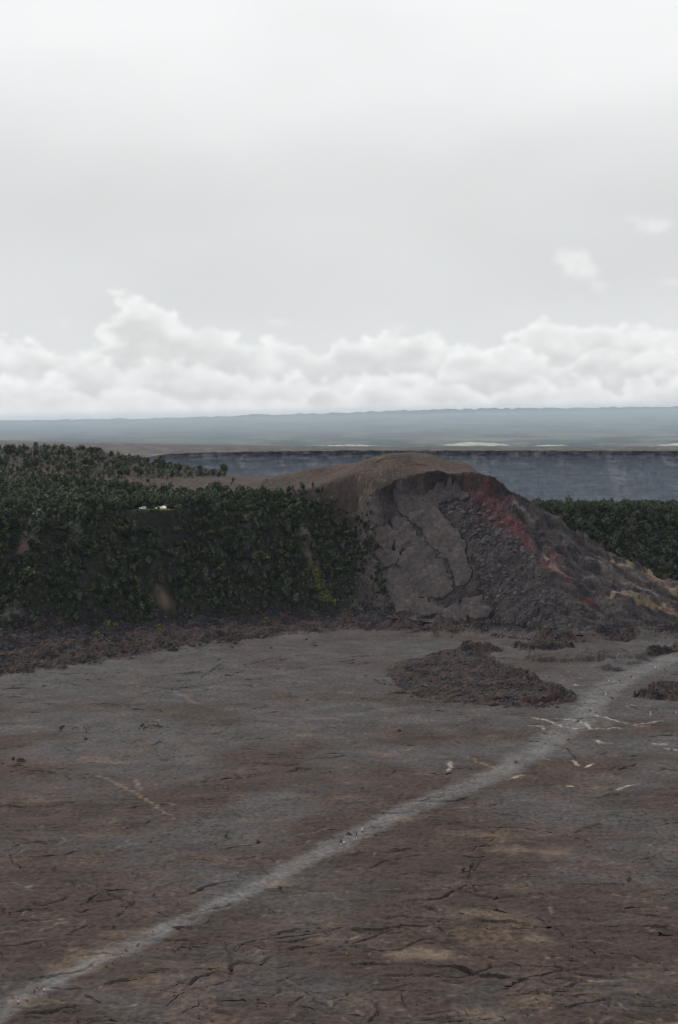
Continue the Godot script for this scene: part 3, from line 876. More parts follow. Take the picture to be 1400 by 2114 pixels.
	# plates and blocks lying on the scree: the largest are parts, the rest one mass
	var rng := RandomNumberGenerator.new(); rng.seed = 77
	var field := line([880,1020,960,1015,1000,1040,1040,1085,1080,1120,1120,1165,1160,1200,1200,1235,1255,1300,1200,1312,1100,1312,1000,1300,960,1250,990,1200,975,1120,925,1060], hit)
	var b := Rect2(field[0], Vector2.ZERO)
	for p in field: b = b.expand(p)
	var spots := []
	while spots.size() < 3600:
		var p := Vector2(rng.randf_range(b.position.x, b.end.x), rng.randf_range(b.position.y, b.end.y))
		if not Geometry2D.is_point_in_polygon(p, field): continue
		if nz.patch.get_noise_2d(p.x * 0.8, p.y * 0.8) < rng.randf_range(-0.9, 0.1): continue
		var z := pow(rng.randf(), 6.0)
		spots.append([lerpf(0.3, 2.0, z) * (1.15 if p.y > 1075.0 else 0.8), p])
	spots.sort_custom(func(a, c): return a[0] > c[0])
	var rest := []
	for i in spots.size():
		var p: Vector2 = spots[i][1]
		var z: float = spots[i][0]
		var e := 1.5
		var nrm := Vector3(g.sample(p.x - e, p.y) - g.sample(p.x + e, p.y), 2.0 * e, g.sample(p.x, p.y + e) - g.sample(p.x, p.y - e)).normalized()
		var ba := Basis(Quaternion(Vector3.UP, nrm.lerp(Vector3.UP, 0.1).normalized())) * Basis(Vector3.UP, rng.randf() * TAU) * Basis(Vector3.RIGHT, rng.randf_range(-0.3, 0.3))
		var flat := rng.randf_range(0.2, 0.42)
		var tr := Transform3D(ba * Basis.from_scale(Vector3(z, z * flat, z * rng.randf_range(0.6, 0.95))), Vector3(p.x, g.sample(p.x, p.y) + z * flat * 0.15, -p.y))
		var kind := rng.randi() % 4
		if i < 300:
			var o := put("rock", rocks[kind], M.block_pale if rng.randf() < 0.25 else M.block, root)
			o.transform = tr
		else:
			rest.append([kind, tr, 1 if rng.randf() < 0.16 else 0])
	mass(rest, root, "scree")

func mass(list: Array, parent: Node, called: String) -> void:
	# many small rocks that nobody counts, as one mass per shape
	for kind in 4:
		for tone in 2:
			var mine := list.filter(func(e): return e[0] == kind and e[2] == tone)
			if mine.is_empty(): continue
			var mm := MultiMesh.new()
			mm.transform_format = MultiMesh.TRANSFORM_3D
			mm.mesh = rocks[kind]
			mm.instance_count = mine.size()
			for i in mine.size(): mm.set_instance_transform(i, mine[i][1])
			var o := MultiMeshInstance3D.new()
			o.multimesh = mm
			o.material_override = [M.block, M.block_pale][tone]
			o.name = called
			o.set_meta("kind", "stuff")
			parent.add_child(o, true)

func slab_mesh(poly: PackedVector2Array) -> ArrayMesh:
	# a plate of welded cinder lying on the slope: jagged outline, broken edge, gently uneven top
	var grown := Geometry2D.offset_polygon(poly, 0.7, Geometry2D.JOIN_MITER)
	if grown.size(): poly = grown[0]
	var out := PackedVector2Array()
	var n0 := poly.size()
	for i in n0:
		var a := poly[i]; var b := poly[(i + 1) % n0]
		var n := maxi(1, int(a.distance_to(b) / 1.0))
		for k in n:
			var w := a.lerp(b, k / float(n))
			out.append(w + Vector2(nz.shake.get_noise_2d(w.x * 5.0, w.y * 5.0), nz.shake.get_noise_2d(w.x * 5.0 + 300.0, w.y * 5.0)) * 0.9 + Vector2(nz.shake.get_noise_2d(w.x * 1.6, w.y * 1.6 + 900.0), nz.shake.get_noise_2d(w.x * 1.6 + 300.0, w.y * 1.6 + 900.0)) * 1.7)
	var turn := 0.0
	for i in out.size(): turn += out[i].cross(out[(i + 1) % out.size()])
	if turn < 0.0: out.reverse()
	var b := Rect2(out[0], Vector2.ZERO)
	for p in out: b = b.expand(p)
	var top := func(q: Vector2) -> Vector3:
		var e := maxf(0.0, inside_depth(out, q))
		return Vector3(q.x, land(q.x, q.y) + 0.40 + 0.8 * ss(0.0, 2.6, e + nz.fine.get_noise_2d(q.x, q.y) * 1.2) + nz.bump.get_noise_2d(q.x * 0.6, q.y * 0.6) * 0.3 + nz.heap.get_noise_2d(q.x, q.y) * 0.9, -q.y)
	var st := SurfaceTool.new()
	st.begin(Mesh.PRIMITIVE_TRIANGLES)
	var seen := {}
	var point := func(q: Vector2) -> Vector3:
		var key := Vector2i((q * 64.0).round())
		if not seen.has(key): seen[key] = top.call(q)
		return seen[key]
	var add := func(p: Vector3) -> void:
		var n4: float = nz.patch.get_noise_2d(p.x * 1.4, -p.z * 1.4)
		var n3: float = nz.fine.get_noise_2d(p.x, -p.z)
		st.set_color(Color(0.060, 0.050, 0.050).lerp(Color(0.043, 0.038, 0.041), ss(-0.35, 0.4, n4)) * (1.0 + n3 * 0.4) * GAIN)
		st.add_vertex(p)
	st.set_smooth_group(0)
	var step := 1.5
	var x := floorf(b.position.x / step) * step
	while x < b.end.x:
		var d := floorf(b.position.y / step) * step
		while d < b.end.y:
			var cell := PackedVector2Array([Vector2(x, d), Vector2(x + step, d), Vector2(x + step, d + step), Vector2(x, d + step)])
			for piece in Geometry2D.intersect_polygons(cell, out):
				var t := Geometry2D.triangulate_polygon(piece)
				for i in range(0, t.size(), 3):
					var pa := piece[t[i]]; var pb := piece[t[i + 1]]; var pc := piece[t[i + 2]]
					var cw := (pb - pa).cross(pc - pa) < 0.0
					for q in ([pa, pb, pc] if cw else [pa, pc, pb]): add.call(point.call(q))
			d += step
		x += step
	st.set_smooth_group(-1)
	for i in out.size():
		var q0 := out[i]; var q1 := out[(i + 1) % out.size()]
		var t0: Vector3 = point.call(q0); var t1: Vector3 = point.call(q1)
		var l0 := t0 - Vector3(0, 3.2, 0); var l1 := t1 - Vector3(0, 3.2, 0)
		for p in [l0, t0, t1, l0, t1, l1]: add.call(p)
	st.generate_normals()
	return st.commit()

var rocks := []
func make_rocks() -> void:
	for kind in 4:
		var rng := RandomNumberGenerator.new(); rng.seed = 40 + kind
		var st := SurfaceTool.new()
		st.begin(Mesh.PRIMITIVE_TRIANGLES)
		st.set_smooth_group(-1)
		var rows := []
		for j in 4:
			var row := []
			var el := lerpf(-1.25, 1.25, j / 3.0)
			for i in 6:
				var az := -TAU * (i + 0.5 * (j % 2)) / 6.0 + rng.randf_range(-0.25, 0.25)
				var r := rng.randf_range(0.72, 1.12)
				row.append(Vector3(cos(az) * cos(el) * r * 1.15, sin(el) * rng.randf_range(0.75, 1.0), sin(az) * cos(el) * r * 1.15))
			rows.append(row)
		for j in 3:
			for i in 6:
				var k := (i + 1) % 6
				for p in [rows[j][i], rows[j + 1][i], rows[j + 1][k], rows[j][i], rows[j + 1][k], rows[j][k]]: st.add_vertex(p)
		for i in range(1, 5):
			for p in [rows[3][0], rows[3][i + 1], rows[3][i]]: st.add_vertex(p)
			for p in [rows[0][0], rows[0][i], rows[0][i + 1]]: st.add_vertex(p)
		st.generate_normals()
		rocks.append(st.commit())

# ------------------------------------------------------------------ land behind: wall, plateau, woods' ground
func make_land() -> void:
	var g := Grid.new(-480.0, 480.0, 940.0, 1810.0, 3.0, 3.0)
	var cx1 := cone_grid.x0 + (cone_grid.nx - 1) * cone_grid.dx
	var cd1 := cone_grid.d0 + (cone_grid.nd - 1) * cone_grid.dd
	for j in g.nd:
		var d := g.d0 + j * g.dd
		for i in g.nx:
			var x := g.x0 + i * g.dx
			var k := j * g.nx + i
			var s := d - foot(x)
			g.h[k] = land(x, d) - 0.12
			if s < -4.0 or (x > cone_grid.x0 and x + g.dx < cx1 and d > cone_grid.d0 and d + g.dd < cd1):
				g.reg[k] = 9
			var n4: float = nz.patch.get_noise_2d(x, d)
			var n3: float = nz.fine.get_noise_2d(x, d)
			var soil := Color(0.026, 0.023, 0.021).lerp(Color(0.018, 0.021, 0.016), ss(-0.2, 0.3, n4))
			var cinder := Color(0.066, 0.049, 0.042).lerp(Color(0.054, 0.042, 0.038), ss(-0.3, 0.4, n4)) * (1.0 + n3 * 0.25)
			g.col[k] = soil.lerp(cinder, ss(-10.0, 14.0, d - wood_end(x) + n4 * 14.0) if x < 60.0 else 0.0)
	for s in [[345,1240,7,Color(0.11,0.08,0.066)],[350,1222,5,Color(0.10,0.07,0.06)],[652,1180,4,Color(0.10,0.085,0.045)],[658,1205,4,Color(0.11,0.095,0.045)],[672,1232,5,Color(0.075,0.08,0.038)],[640,1150,5,Color(0.11,0.085,0.07)],[632,1100,5,Color(0.10,0.085,0.08)],[40,1135,6,Color(0.075,0.034,0.034)],[52,1115,6,Color(0.11,0.08,0.08)],[165,1095,5,Color(0.11,0.10,0.09)],[225,1292,5,Color(0.12,0.10,0.04)],[765,1178,8,Color(0.10,0.09,0.085)],[745,1228,7,Color(0.09,0.085,0.08)],[755,1250,6,Color(0.085,0.08,0.08)],[20,1280,7,Color(0.13,0.12,0.13)],[328,1051,2.5,Color(0.17,0.15,0.06)]]:
		g.paint(PackedVector2Array([hit(s[0], s[1])]), s[2] * 1.3, s[3], 1.0, nz.edge)
	var o := put("terrain", grid_meshes(g, 1)[0], M.cinder)
	tag(o, "steep crater wall and brown cinder plain behind its wooded rim", "terrain", "", "structure")

func wood_end(x: float) -> float:
	return look([[-300, 1262], [-205, 1256], [-150, 1246], [-100, 1218], [-50, 1188], [0, 1174], [14, 1164], [30, 1140]], x)

# ------------------------------------------------------------------ far land
var RIM := [[-2600, 3500], [-700, 3750], [-480, 3950], [-400, 4020], [-300, 4080], [0, 4200], [800, 4300], [2600, 4300]]
var RIMH := [[-2600, 70], [-700, 62], [-480, 64], [-440, 66.5], [-385, 74], [-310, 77], [0, 80.5], [800, 78.5], [2600, 79]]

func rim_d(x: float) -> float:
	return look(RIM, x) + nz.cliff.get_noise_2d(x, 0.0) * 60.0

func sheet(nx: int, ny: int, at: Callable, tint: Callable) -> ArrayMesh:
	var v := PackedVector3Array(); var c := PackedColorArray(); var idx := PackedInt32Array(); var n := PackedVector3Array()
	for j in ny:
		for i in nx:
			var p: Vector3 = at.call(i / (nx - 1.0), j / (ny - 1.0))
			v.append(p)
			c.append(tint.call(p))
	n.resize(v.size())
	for j in ny:
		for i in nx:
			var a := v[j * nx + mini(i + 1, nx - 1)] - v[j * nx + maxi(i - 1, 0)]
			var b := v[mini(j + 1, ny - 1) * nx + i] - v[maxi(j - 1, 0) * nx + i]
			n[j * nx + i] = a.cross(b).normalized()
	for j in ny - 1:
		for i in nx - 1:
			var k := j * nx + i
			idx.append_array([k, k + nx, k + nx + 1, k, k + nx + 1, k + 1])
	return arrays(v, n, c, idx)

func make_far() -> void:
	# caldera cliff: courses of lava above fans of talus
	var cliff := func(u: float, t: float) -> Vector3:
		var x := lerpf(-1500.0, 1500.0, u)
		var top: float = look(RIMH, x) + nz.cliff.get_noise_2d(x * 3.0, 9.0) * 1.5
		var y := lerpf(-90.0, top, t)
		var fall: float = top - y
		var step: float = floor(fall / 17.0) * 9.0 + clampf(fposmod(fall, 17.0) - 12.0, 0.0, 5.0) * 1.4
		var d: float = rim_d(x) - step - fall * 0.22
		d -= ss(40.0, 150.0, fall + nz.cliff.get_noise_2d(x * 2.2, 40.0) * 70.0) * (fall - 30.0) * 0.75
		d += nz.cliff.get_noise_2d(x * 0.7, 60.0) * 70.0 * ss(0.0, 60.0, fall) + nz.cliff.get_noise_2d(x * 3.0, y * 2.0) * 24.0 * ss(0.0, 12.0, fall) + nz.crag.get_noise_2d(x * 0.4, y * 2.4) * 11.0 * ss(0.0, 8.0, fall)
		return Vector3(x, y, -d)
	var cliff_tint := func(p: Vector3) -> Color:
		var a: float = nz.cliff.get_noise_2d(p.x * 0.8, p.y * 3.2)
		var b: float = nz.crag.get_noise_2d(p.x * 0.7 + p.y * 0.9, p.y * 2.0)
		var c := Color(0.032, 0.031, 0.036).lerp(Color(0.060, 0.056, 0.061), ss(-0.3, 0.6, a * 0.7 + b * 0.7))
		var course: float = nz.cliff.get_noise_2d(p.x * 0.35 + 30.0, p.y * 5.0)
		if course > 0.26: c = c.lerp(Color(0.12, 0.115, 0.118), 0.5)
		elif course < -0.34: c *= 0.7
		return c * GAIN
	var o := put("caldera_cliff", sheet(900, 70, cliff, cliff_tint), M.far_rock)
	tag(o, "long dark cliff of the caldera, hazy blue behind the cone", "cliff", "", "structure")
	var back := [[-2200, 96], [-1726, 95], [-1110, 83], [-247, 66], [0, 63], [2400, 63]]
	var plateau := func(u: float, t: float) -> Vector3:
		var x := lerpf(-2000.0, 2000.0, u)
		var r := rim_d(clampf(x, -1500.0, 1500.0))
		var d := lerpf(r, 9050.0, pow(t, 1.4))
		var xx := x * lerpf(1.0, 1.4, t)
		var h0: float = look(RIMH, x) + nz.cliff.get_noise_2d(x * 3.0, 9.0) * 1.5
		var h := lerpf(h0, look(back, xx), clampf((d - r) / (9000.0 - r), 0.0, 1.0))
		h += nz.crag.get_noise_2d(xx * 0.25, d * 0.1) * 1.6 * ss(0.0, 0.1, t) + nz.cliff.get_noise_2d(xx, d * 0.3) * 2.0 * ss(0.0, 0.1, t)
		return Vector3(xx, h, -d)
	var plateau_tint := func(p: Vector3) -> Color:
		var a: float = nz.cliff.get_noise_2d(p.x * 0.8, p.z * 0.35)
		var b: float = nz.crag.get_noise_2d(p.x * 0.6, p.z * 0.12)
		var c := Color(0.058, 0.050, 0.048).lerp(Color(0.085, 0.074, 0.070), ss(-0.4, 0.4, a + b * 0.5))
		if a + b * 0.6 > 0.48: c = c.lerp(Color(0.20, 0.18, 0.165), 0.6)
		return c * GAIN
	o = put("plain", sheet(420, 150, plateau, plateau_tint), M.far_rock)
	tag(o, "grey brown lava plain running back from the cliff edge", "plain", "", "structure")
	var low := func(u: float, t: float) -> Vector3: return Vector3(lerpf(-3000.0, 3000.0, u), -78.0, -lerpf(1700.0, 4700.0, t))
	o = put("caldera_floor", sheet(12, 12, low, func(_p): return Color(0.11, 0.10, 0.10)), M.far_rock)
	tag(o, "level dark floor of the caldera below its cliff", "ground", "", "structure")
	# the long slope of the shield mountain, wooded, its upper part lost in cloud
	var crest := [[-4200, 250], [-2970, 250], [-1600, 268], [-850, 292], [0, 318], [850, 345], [1700, 358], [2970, 372], [4200, 378]]
	var slope := func(u: float, t: float) -> Vector3:
		var d := lerpf(8900.0, 15500.0, t)
		var x := lerpf(-0.27, 0.27, u) * d
		var top := look(crest, x)
		var h: float = lerpf(61.0, top, pow(t, 1.02)) + nz.wood.get_noise_2d(x, d) * 5.0 + nz.crag.get_noise_2d(x * 0.3, d * 0.1) * 3.0
		h += ss(0.9, 1.0, t) * (nz.ragged.get_noise_2d(x, 0.0) * 16.0)
		return Vector3(x, h, -d)
	var fields := [[640, 790, 8990, 9130], [900, 1060, 9020, 9400], [1075, 1180, 8990, 9090], [1335, 1480, 8990, 9260], [60, 170, 9600, 9680]]
	var slope_tint := func(p: Vector3) -> Color:
		var a: float = nz.wood.get_noise_2d(p.x * 0.5, p.z * 0.2)
		var b: float = nz.crag.get_noise_2d(p.x * 0.8, p.z * 0.3)
		var c := Color(0.012, 0.019, 0.014).lerp(Color(0.085, 0.090, 0.066), ss(-0.25, 0.55, a * 0.8 + b * 0.6))
		if nz.wood.get_noise_2d(p.x * 0.35 + 900.0, p.z * 0.9) > 0.24: c = c.lerp(Color(0.17, 0.165, 0.13), 0.55)
		var px := 700.0 + p.x / -p.z * FOC
		for f in fields:
			if px > f[0] and px < f[1] and -p.z > f[2] + b * 30.0 and -p.z < lerpf(f[2], f[3], sin(PI * clampf((px - f[0]) / (f[1] - f[0]), 0.0, 1.0))) + b * 40.0 and b < 0.45:
				c = Color(0.34, 0.35, 0.27)
		return c * GAIN
	o = put("mountain", sheet(440, 240, slope, slope_tint), M.far_rock)
	tag(o, "long wooded mountain slope, blue with haze, running up into the clouds", "mountain", "", "structure")

# ------------------------------------------------------------------ trees and plants
func tri(st: SurfaceTool, a: Vector3, b: Vector3, c: Vector3, n: Vector3, col: Color) -> void:
	for p in [a, b, c]:
		st.set_normal(n)
		st.set_color(col)
		st.add_vertex(p)

func limb(st: SurfaceTool, a: Vector3, b: Vector3, ra: float, rb: float, col: Color, sides := 5) -> void:
	var dir := (b - a).normalized()
	var u := dir.cross(Vector3(0.31, 0.2, 0.93)).normalized()
	var w := dir.cross(u)
	for i in sides:
		var t0 := TAU * i / sides
		var t1 := TAU * (i + 1) / sides
		var n0 := u * cos(t0) + w * sin(t0)
		var n1 := u * cos(t1) + w * sin(t1)
		for q in [[a + n0 * ra, n0], [b + n0 * rb, n0], [b + n1 * rb, n1], [a + n0 * ra, n0], [b + n1 * rb, n1], [a + n1 * ra, n1]]:
			st.set_normal(q[1])
			st.set_color(col)
			st.add_vertex(q[0])

func crown(seed_: int, wide: float, low: float, high: float, clumps: int, leaves: int, leaf: float, tint: Color, vary: float) -> ArrayMesh:
	# clumps of small leaf faces set round an uneven crown, with gaps between them
	var rng := RandomNumberGenerator.new(); rng.seed = seed_
	var st := SurfaceTool.new()
	st.begin(Mesh.PRIMITIVE_TRIANGLES)
	var mid := Vector3(0, (low + high) * 0.5, 0)
	for c in clumps:
		var dir := Vector3(rng.randfn(), rng.randfn() * 0.9 + 0.25, rng.randfn()).normalized()
		var rr := pow(rng.randf(), 0.45)
		var at := mid + Vector3(dir.x * wide * 0.5 * rr, dir.y * (high - low) * 0.5 * rr, dir.z * wide * 0.5 * rr)
		var size := wide * rng.randf_range(0.13, 0.24)
		var col := tint * (0.90 + vary * rng.randf_range(-1.0, 0.8) + (1.6 if rng.randf() < 0.24 else 0.0))  # random pale clumps put the light caught by leaf tips into the colour
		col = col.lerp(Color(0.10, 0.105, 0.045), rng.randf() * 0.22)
		for l in leaves:
			var o := Vector3(rng.randfn(), rng.randfn() * 0.75, rng.randfn()) * 0.55
			var p := at + o * size
			var n := (o.normalized() * 0.8 + dir * 0.5 + Vector3(rng.randfn(), rng.randfn(), rng.randfn()) * 0.35 + Vector3.UP * 0.25).normalized()
			var a := Vector3(rng.randfn(), rng.randfn() * 0.7, rng.randfn()).normalized() * leaf * rng.randf_range(0.6, 1.3)
			var b := n.cross(a).normalized() * leaf * rng.randf_range(0.45, 0.8)
			var lc := col * rng.randf_range(0.82, 1.2)
			tri(st, p - a, p + b, p + a, n, lc)
			tri(st, p - a, p + a, p - b, n, lc)
	return st.commit()

func trunk(seed_: int, high: float, r: float, tint: Color) -> ArrayMesh:
	var rng := RandomNumberGenerator.new(); rng.seed = seed_
	var st := SurfaceTool.new()
	st.begin(Mesh.PRIMITIVE_TRIANGLES)
	var a := Vector3(0, -0.6, 0)
	var k := Vector3(rng.randf_range(-0.2, 0.2), high * 0.45, rng.randf_range(-0.2, 0.2))
	limb(st, a, k, r, r * 0.7, tint)
	for i in 4:
		var t := TAU * i / 4.0 + rng.randf()
		limb(st, k, k + Vector3(cos(t) * high * 0.2, high * rng.randf_range(0.25, 0.45), sin(t) * high * 0.2), r * 0.55, r * 0.15, tint, 4)
	return st.commit()

func bare(seed_: int, high: float, tint: Color) -> ArrayMesh:
	# a dead tree: forking grey branches down to twigs
	var rng := RandomNumberGenerator.new(); rng.seed = seed_
	var st := SurfaceTool.new()
	st.begin(Mesh.PRIMITIVE_TRIANGLES)
	var tips := [[Vector3(0, high * 0.2, 0), Vector3.UP, high * 0.24, 0.11]]
	limb(st, Vector3(0, -0.4, 0), Vector3(0, high * 0.2, 0), 0.16, 0.11, tint, 4)
	for level in 4:
		var next := []
		for t in tips:
			for k in 3:
				var dir: Vector3 = (t[1] + Vector3(rng.randfn(), rng.randfn() * 0.45 + 0.1, rng.randfn()) * 0.55).normalized()
				var e: Vector3 = t[0] + dir * t[2] * rng.randf_range(0.7, 1.2)
				limb(st, t[0], e, t[3] * 0.8, t[3] * 0.5, tint * rng.randf_range(0.75, 1.2), 3)
				next.append([e, dir, t[2] * 0.78, maxf(0.05, t[3] * 0.6)])
		tips = next
	return st.commit()

var crowns := []
var trunks := []
var deads := []
var tree_kinds := []

func make_tree_meshes() -> void:
	# tint, width, foot of the crown, top
	var kinds := [[Color(0.026, 0.039, 0.026), 4.3, 0.7, 6.2], [Color(0.038, 0.053, 0.029), 5.2, 0.9, 6.2], [Color(0.026, 0.040, 0.026), 2.9, 0.4, 7.2], [Color(0.055, 0.065, 0.036), 4.0, 0.6, 5.2], [Color(0.060, 0.076, 0.056), 4.3, 1.0, 7.4], [Color(0.070, 0.074, 0.038), 3.3, 0.2, 4.0],
		[Color(0.020, 0.030, 0.021), 3.8, 0.5, 6.0], [Color(0.085, 0.100, 0.075), 3.1, 1.2, 6.6], [Color(0.030, 0.044, 0.022), 5.8, 0.8, 7.8], [Color(0.085, 0.092, 0.032), 2.6, 0.0, 2.0]]
	for k in kinds.size():
		var q: Array = kinds[k]
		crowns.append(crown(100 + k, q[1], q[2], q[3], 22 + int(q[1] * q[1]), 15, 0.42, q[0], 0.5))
		trunks.append(trunk(200 + k, q[3] * 0.85, 0.16, Color(0.13, 0.118, 0.108)))
	for k in 3:
		deads.append(bare(300 + k, [5.6, 6.6, 4.8][k], Color(0.24, 0.22, 0.21)))

func make_woods() -> void:
	var rng := RandomNumberGenerator.new(); rng.seed = 9
	var bald := []
	for s in [[345,1240,5],[350,1222,3.5],[338,1255,3],[652,1180,3],[658,1205,3.4],[672,1232,3.6],[640,1150,3.5],[632,1100,3],[40,1135,4.5],[765,1178,4.5],[745,1228,4],[755,1250,3],[700,1262,4],[225,1292,3.5]]:
		bald.append([hit(s[0], s[1]), s[2]])
	var lot := Rect2(at_depth(276, LOT_D), LOT_D - 6.0, at_depth(358, LOT_D) - at_depth(276, LOT_D), 13.0)
	var all := []
	var d := 960.0
	while d < 1520.0:
		var x := -0.205 * d
		while x < 0.215 * d:
			var p := Vector2(x + rng.randf_range(-1.5, 1.5), d + rng.randf_range(-1.5, 1.5))
			x += 2.1
			var s := p.y - foot(p.x)
			var kind := 0
			var size := lerpf(0.30, 0.88, pow(rng.randf(), 1.6))
			var chance := 0.0
			if rng.randf() < 0.06: size *= 1.4                   # some stand well above the rest
			if p.x < 34.0 and s > 3.0 and p.y < wood_end(p.x) + rng.randf_range(-4.0, 10.0):
				# the wall is wooded up to a ragged line beside the cone
				var side: float = 20.0 + clampf((70.0 - s) * 0.16, -5.0, 10.0) + nz.edge.get_noise_2d(p.x * 2.0, p.y * 2.0) * 6.0
				if p.x > side: continue
				chance = lerpf(0.65, 1.0, ss(-0.35, 0.15, nz.heap.get_noise_2d(p.x * 1.5, p.y * 1.5)))
				size *= 1.0 + 0.35 * nz.heap.get_noise_2d(p.x * 1.2 + 70.0, p.y * 1.2)
				if s > 80.0:
					chance = 0.85
					size *= 1.12
				if s < 12.0: size *= 0.7
				if rng.randf() < 0.035: kind = 1
				if nz.tone.get_noise_2d(p.x * 2.0, p.y * 2.0) > 0.28 and rng.randf() < 0.22: kind = 1
				if p.x > 4.0 and s < 60.0: size *= 0.8
			elif p.x < -96.0 and p.y > 1318.0 and p.y < 1500.0:
				var edge: float = -112.0 + (p.y - 1400.0) * 0.25 + nz.edge.get_noise_2d(p.x, p.y) * 14.0
				if p.x > edge + 14.0: continue
				chance = 0.36 if p.x < edge else 0.07
				size *= 1.15
				kind = 1 if rng.randf() < 0.6 else 0
				size *= 1.0
			elif p.x > 104.0 and p.y > 1234.0 and p.y < 1430.0 and land(p.x, p.y) < 66.0:
				chance = 0.9 if p.y < 1330.0 else 0.55
				if rng.randf() < 0.16: kind = 1
				size *= 1.05
			elif p.x < 40.0 and p.y > wood_end(p.x) and p.y < 1400.0 and p.x < -55.0 + nz.edge.get_noise_2d(p.x, p.y) * 20.0:
				chance = 0.006 + 0.35 * ss(-135.0, -190.0, p.x)
				if rng.randf() < 0.3: kind = 1
				size *= 0.75
			if rng.randf() > chance: continue
			if lot.grow(1.5).has_point(p): continue
			if lot.grow(2.0).has_point(p + Vector2(0, 9.0)): size *= 0.45
			var skip := false
			for b in bald:
				if p.distance_to(b[0]) < b[1] + nz.edge.get_noise_2d(p.x * 4.0, p.y * 4.0) * 3.0: skip = true
			if skip: continue
			all.append({"p": p, "kind": kind, "size": size, "shape": (rng.randi() % 3 if kind == 1 else int(9.0 * clampf(rng.randf() * 0.75 + 0.3 * (nz.tone.get_noise_2d(p.x * 3.0, p.y * 3.0) + 0.45), 0.0, 0.999))), "turn": rng.randf() * TAU, "sq": rng.randf_range(0.85, 1.2)})
		d += 2.1
	# yellow green brush at the foot of the wall and in its bare runnel, pale dead brush in clumps
	for s in [[225,1293,4,14,9],[235,1300,3,8,9],[640,1178,3,8,9],[652,1190,3.5,14,9],[660,1210,4,16,9],[672,1235,5,22,9],[690,1243,3,10,9],[290,1298,4,10,9],[330,1296,5,10,9],[8,1322,4,10,9],[200,1310,3,6,9],[545,1285,4,6,9],[18,1262,5,14,-1],[30,1275,4,10,-1],[612,1240,4,12,-1],[600,1220,3,6,-1],[470,1110,4,8,-1],[632,1105,4,10,-1],[165,1092,4,8,-1],[740,1200,5,10,-1],[765,1160,4,8,-1],[55,1105,4,7,-1],[430,1200,4,5,-1],[550,1215,4,5,-1]]:
		for k in s[3]:
			var p := hit(s[0] + rng.randfn() * s[2] * 1.2, s[1] + rng.randfn() * s[2] * 1.5)
			all.append({"p": p, "kind": 0 if s[4] > 0 else 1, "size": rng.randf_range(0.5, 1.0) * (1.0 if s[4] > 0 else 0.75), "shape": 9 if s[4] > 0 else rng.randi() % 3, "turn": rng.randf() * TAU, "sq": rng.randf_range(0.85, 1.2)})
	# those that show largest, as trees of their own
	var ranked := all.filter(func(t): return absf(t.p.x) < t.p.y * 0.1918)
	ranked.sort_custom(func(a, b): return a.size * a.sq / a.p.y > b.size * b.sq / b.p.y)
	var own := {}
	var living := 0
	var dead := 0
	for t in ranked:
		if t.kind == 0 and living < 230:
			living += 1
			t["own"] = true
		elif t.kind == 1 and dead < 70:
			dead += 1
			t["own"] = true
	var lists := {}
	for t in all:
		var p: Vector2 = t.p
		var y := land(p.x, p.y) - 0.25
		var b := Basis(Vector3.UP, t.turn) * Basis.from_scale(Vector3(t.size, t.size * t.sq, t.size))
		if t.has("own"):
			var on := ("on the steep crater wall" if p.y - foot(p.x) < 75.0 else "on the wooded rim above the crater wall") if p.x < 60.0 else "on the wooded slope behind the cone's right flank"
			if p.x < -96.0 and p.y > 1325.0: on = "on the rise beyond the wooded rim"
			var root: Node3D
			if t.kind == 0:
				root = base("broadleaf_tree", Vector3(p.x, y, -p.y))
				put("trunk", trunks[t.shape], M.leafy, root)
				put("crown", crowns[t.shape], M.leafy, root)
				tag(root, ["rounded dark green tree ", "broad mid green tree ", "tall narrow dark tree ", "small olive tree ", "tall spreading grey green tree ", "low bushy olive tree ", "very dark rounded tree ", "pale grey green slender tree ", "large broad dark tree ", "low yellow green bush "][t.shape] + on, "tree", "green trees " + on)
			else:
				root = base("bare_tree", Vector3(p.x, y, -p.y))
				put("branches", deads[t.shape], M.leafy, root)
				tag(root, ["leafless grey tree ", "tall leafless grey tree ", "low leafless grey tree "][t.shape] + on, "tree", "bare grey trees " + on)
			root.transform = Transform3D(b, root.position)
		else:
			var key := [t.kind, t.shape]
			if not lists.has(key): lists[key] = []
			lists[key].append(Transform3D(b, Vector3(p.x, y, -p.y)))
	var wood := base("woodland", Vector3.ZERO)
	tag(wood, "dense dark wood of small trees covering the crater wall and rim", "woodland", "", "stuff")
	for key in lists:
		for part in (2 if key[0] == 0 else 1):
			var mm := MultiMesh.new()
			mm.transform_format = MultiMesh.TRANSFORM_3D
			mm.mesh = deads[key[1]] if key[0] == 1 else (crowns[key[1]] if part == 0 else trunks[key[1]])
			mm.instance_count = lists[key].size()
			for i in lists[key].size(): mm.set_instance_transform(i, lists[key][i])
			var o := MultiMeshInstance3D.new()
			o.multimesh = mm
			o.material_override = M.leafy
			o.name = "bare_trees" if key[0] == 1 else ("crowns" if part == 0 else "trunks")
			o.set_meta("kind", "stuff")
			wood.add_child(o, true)
	print("trees ", all.size(), " own ", living + dead)

func scatter(called: String, label: String, category: String, mesh: Mesh, m: Material, places: Array) -> void:
	var mm := MultiMesh.new()
	mm.transform_format = MultiMesh.TRANSFORM_3D
	mm.mesh = mesh
	mm.instance_count = places.size()
	for i in places.size(): mm.set_instance_transform(i, places[i])
	var o := MultiMeshInstance3D.new()
	o.name = numbered(called)
	o.multimesh = mm
	o.material_override = m
	add_child(o)
	tag(o, label, category, "", "stuff")

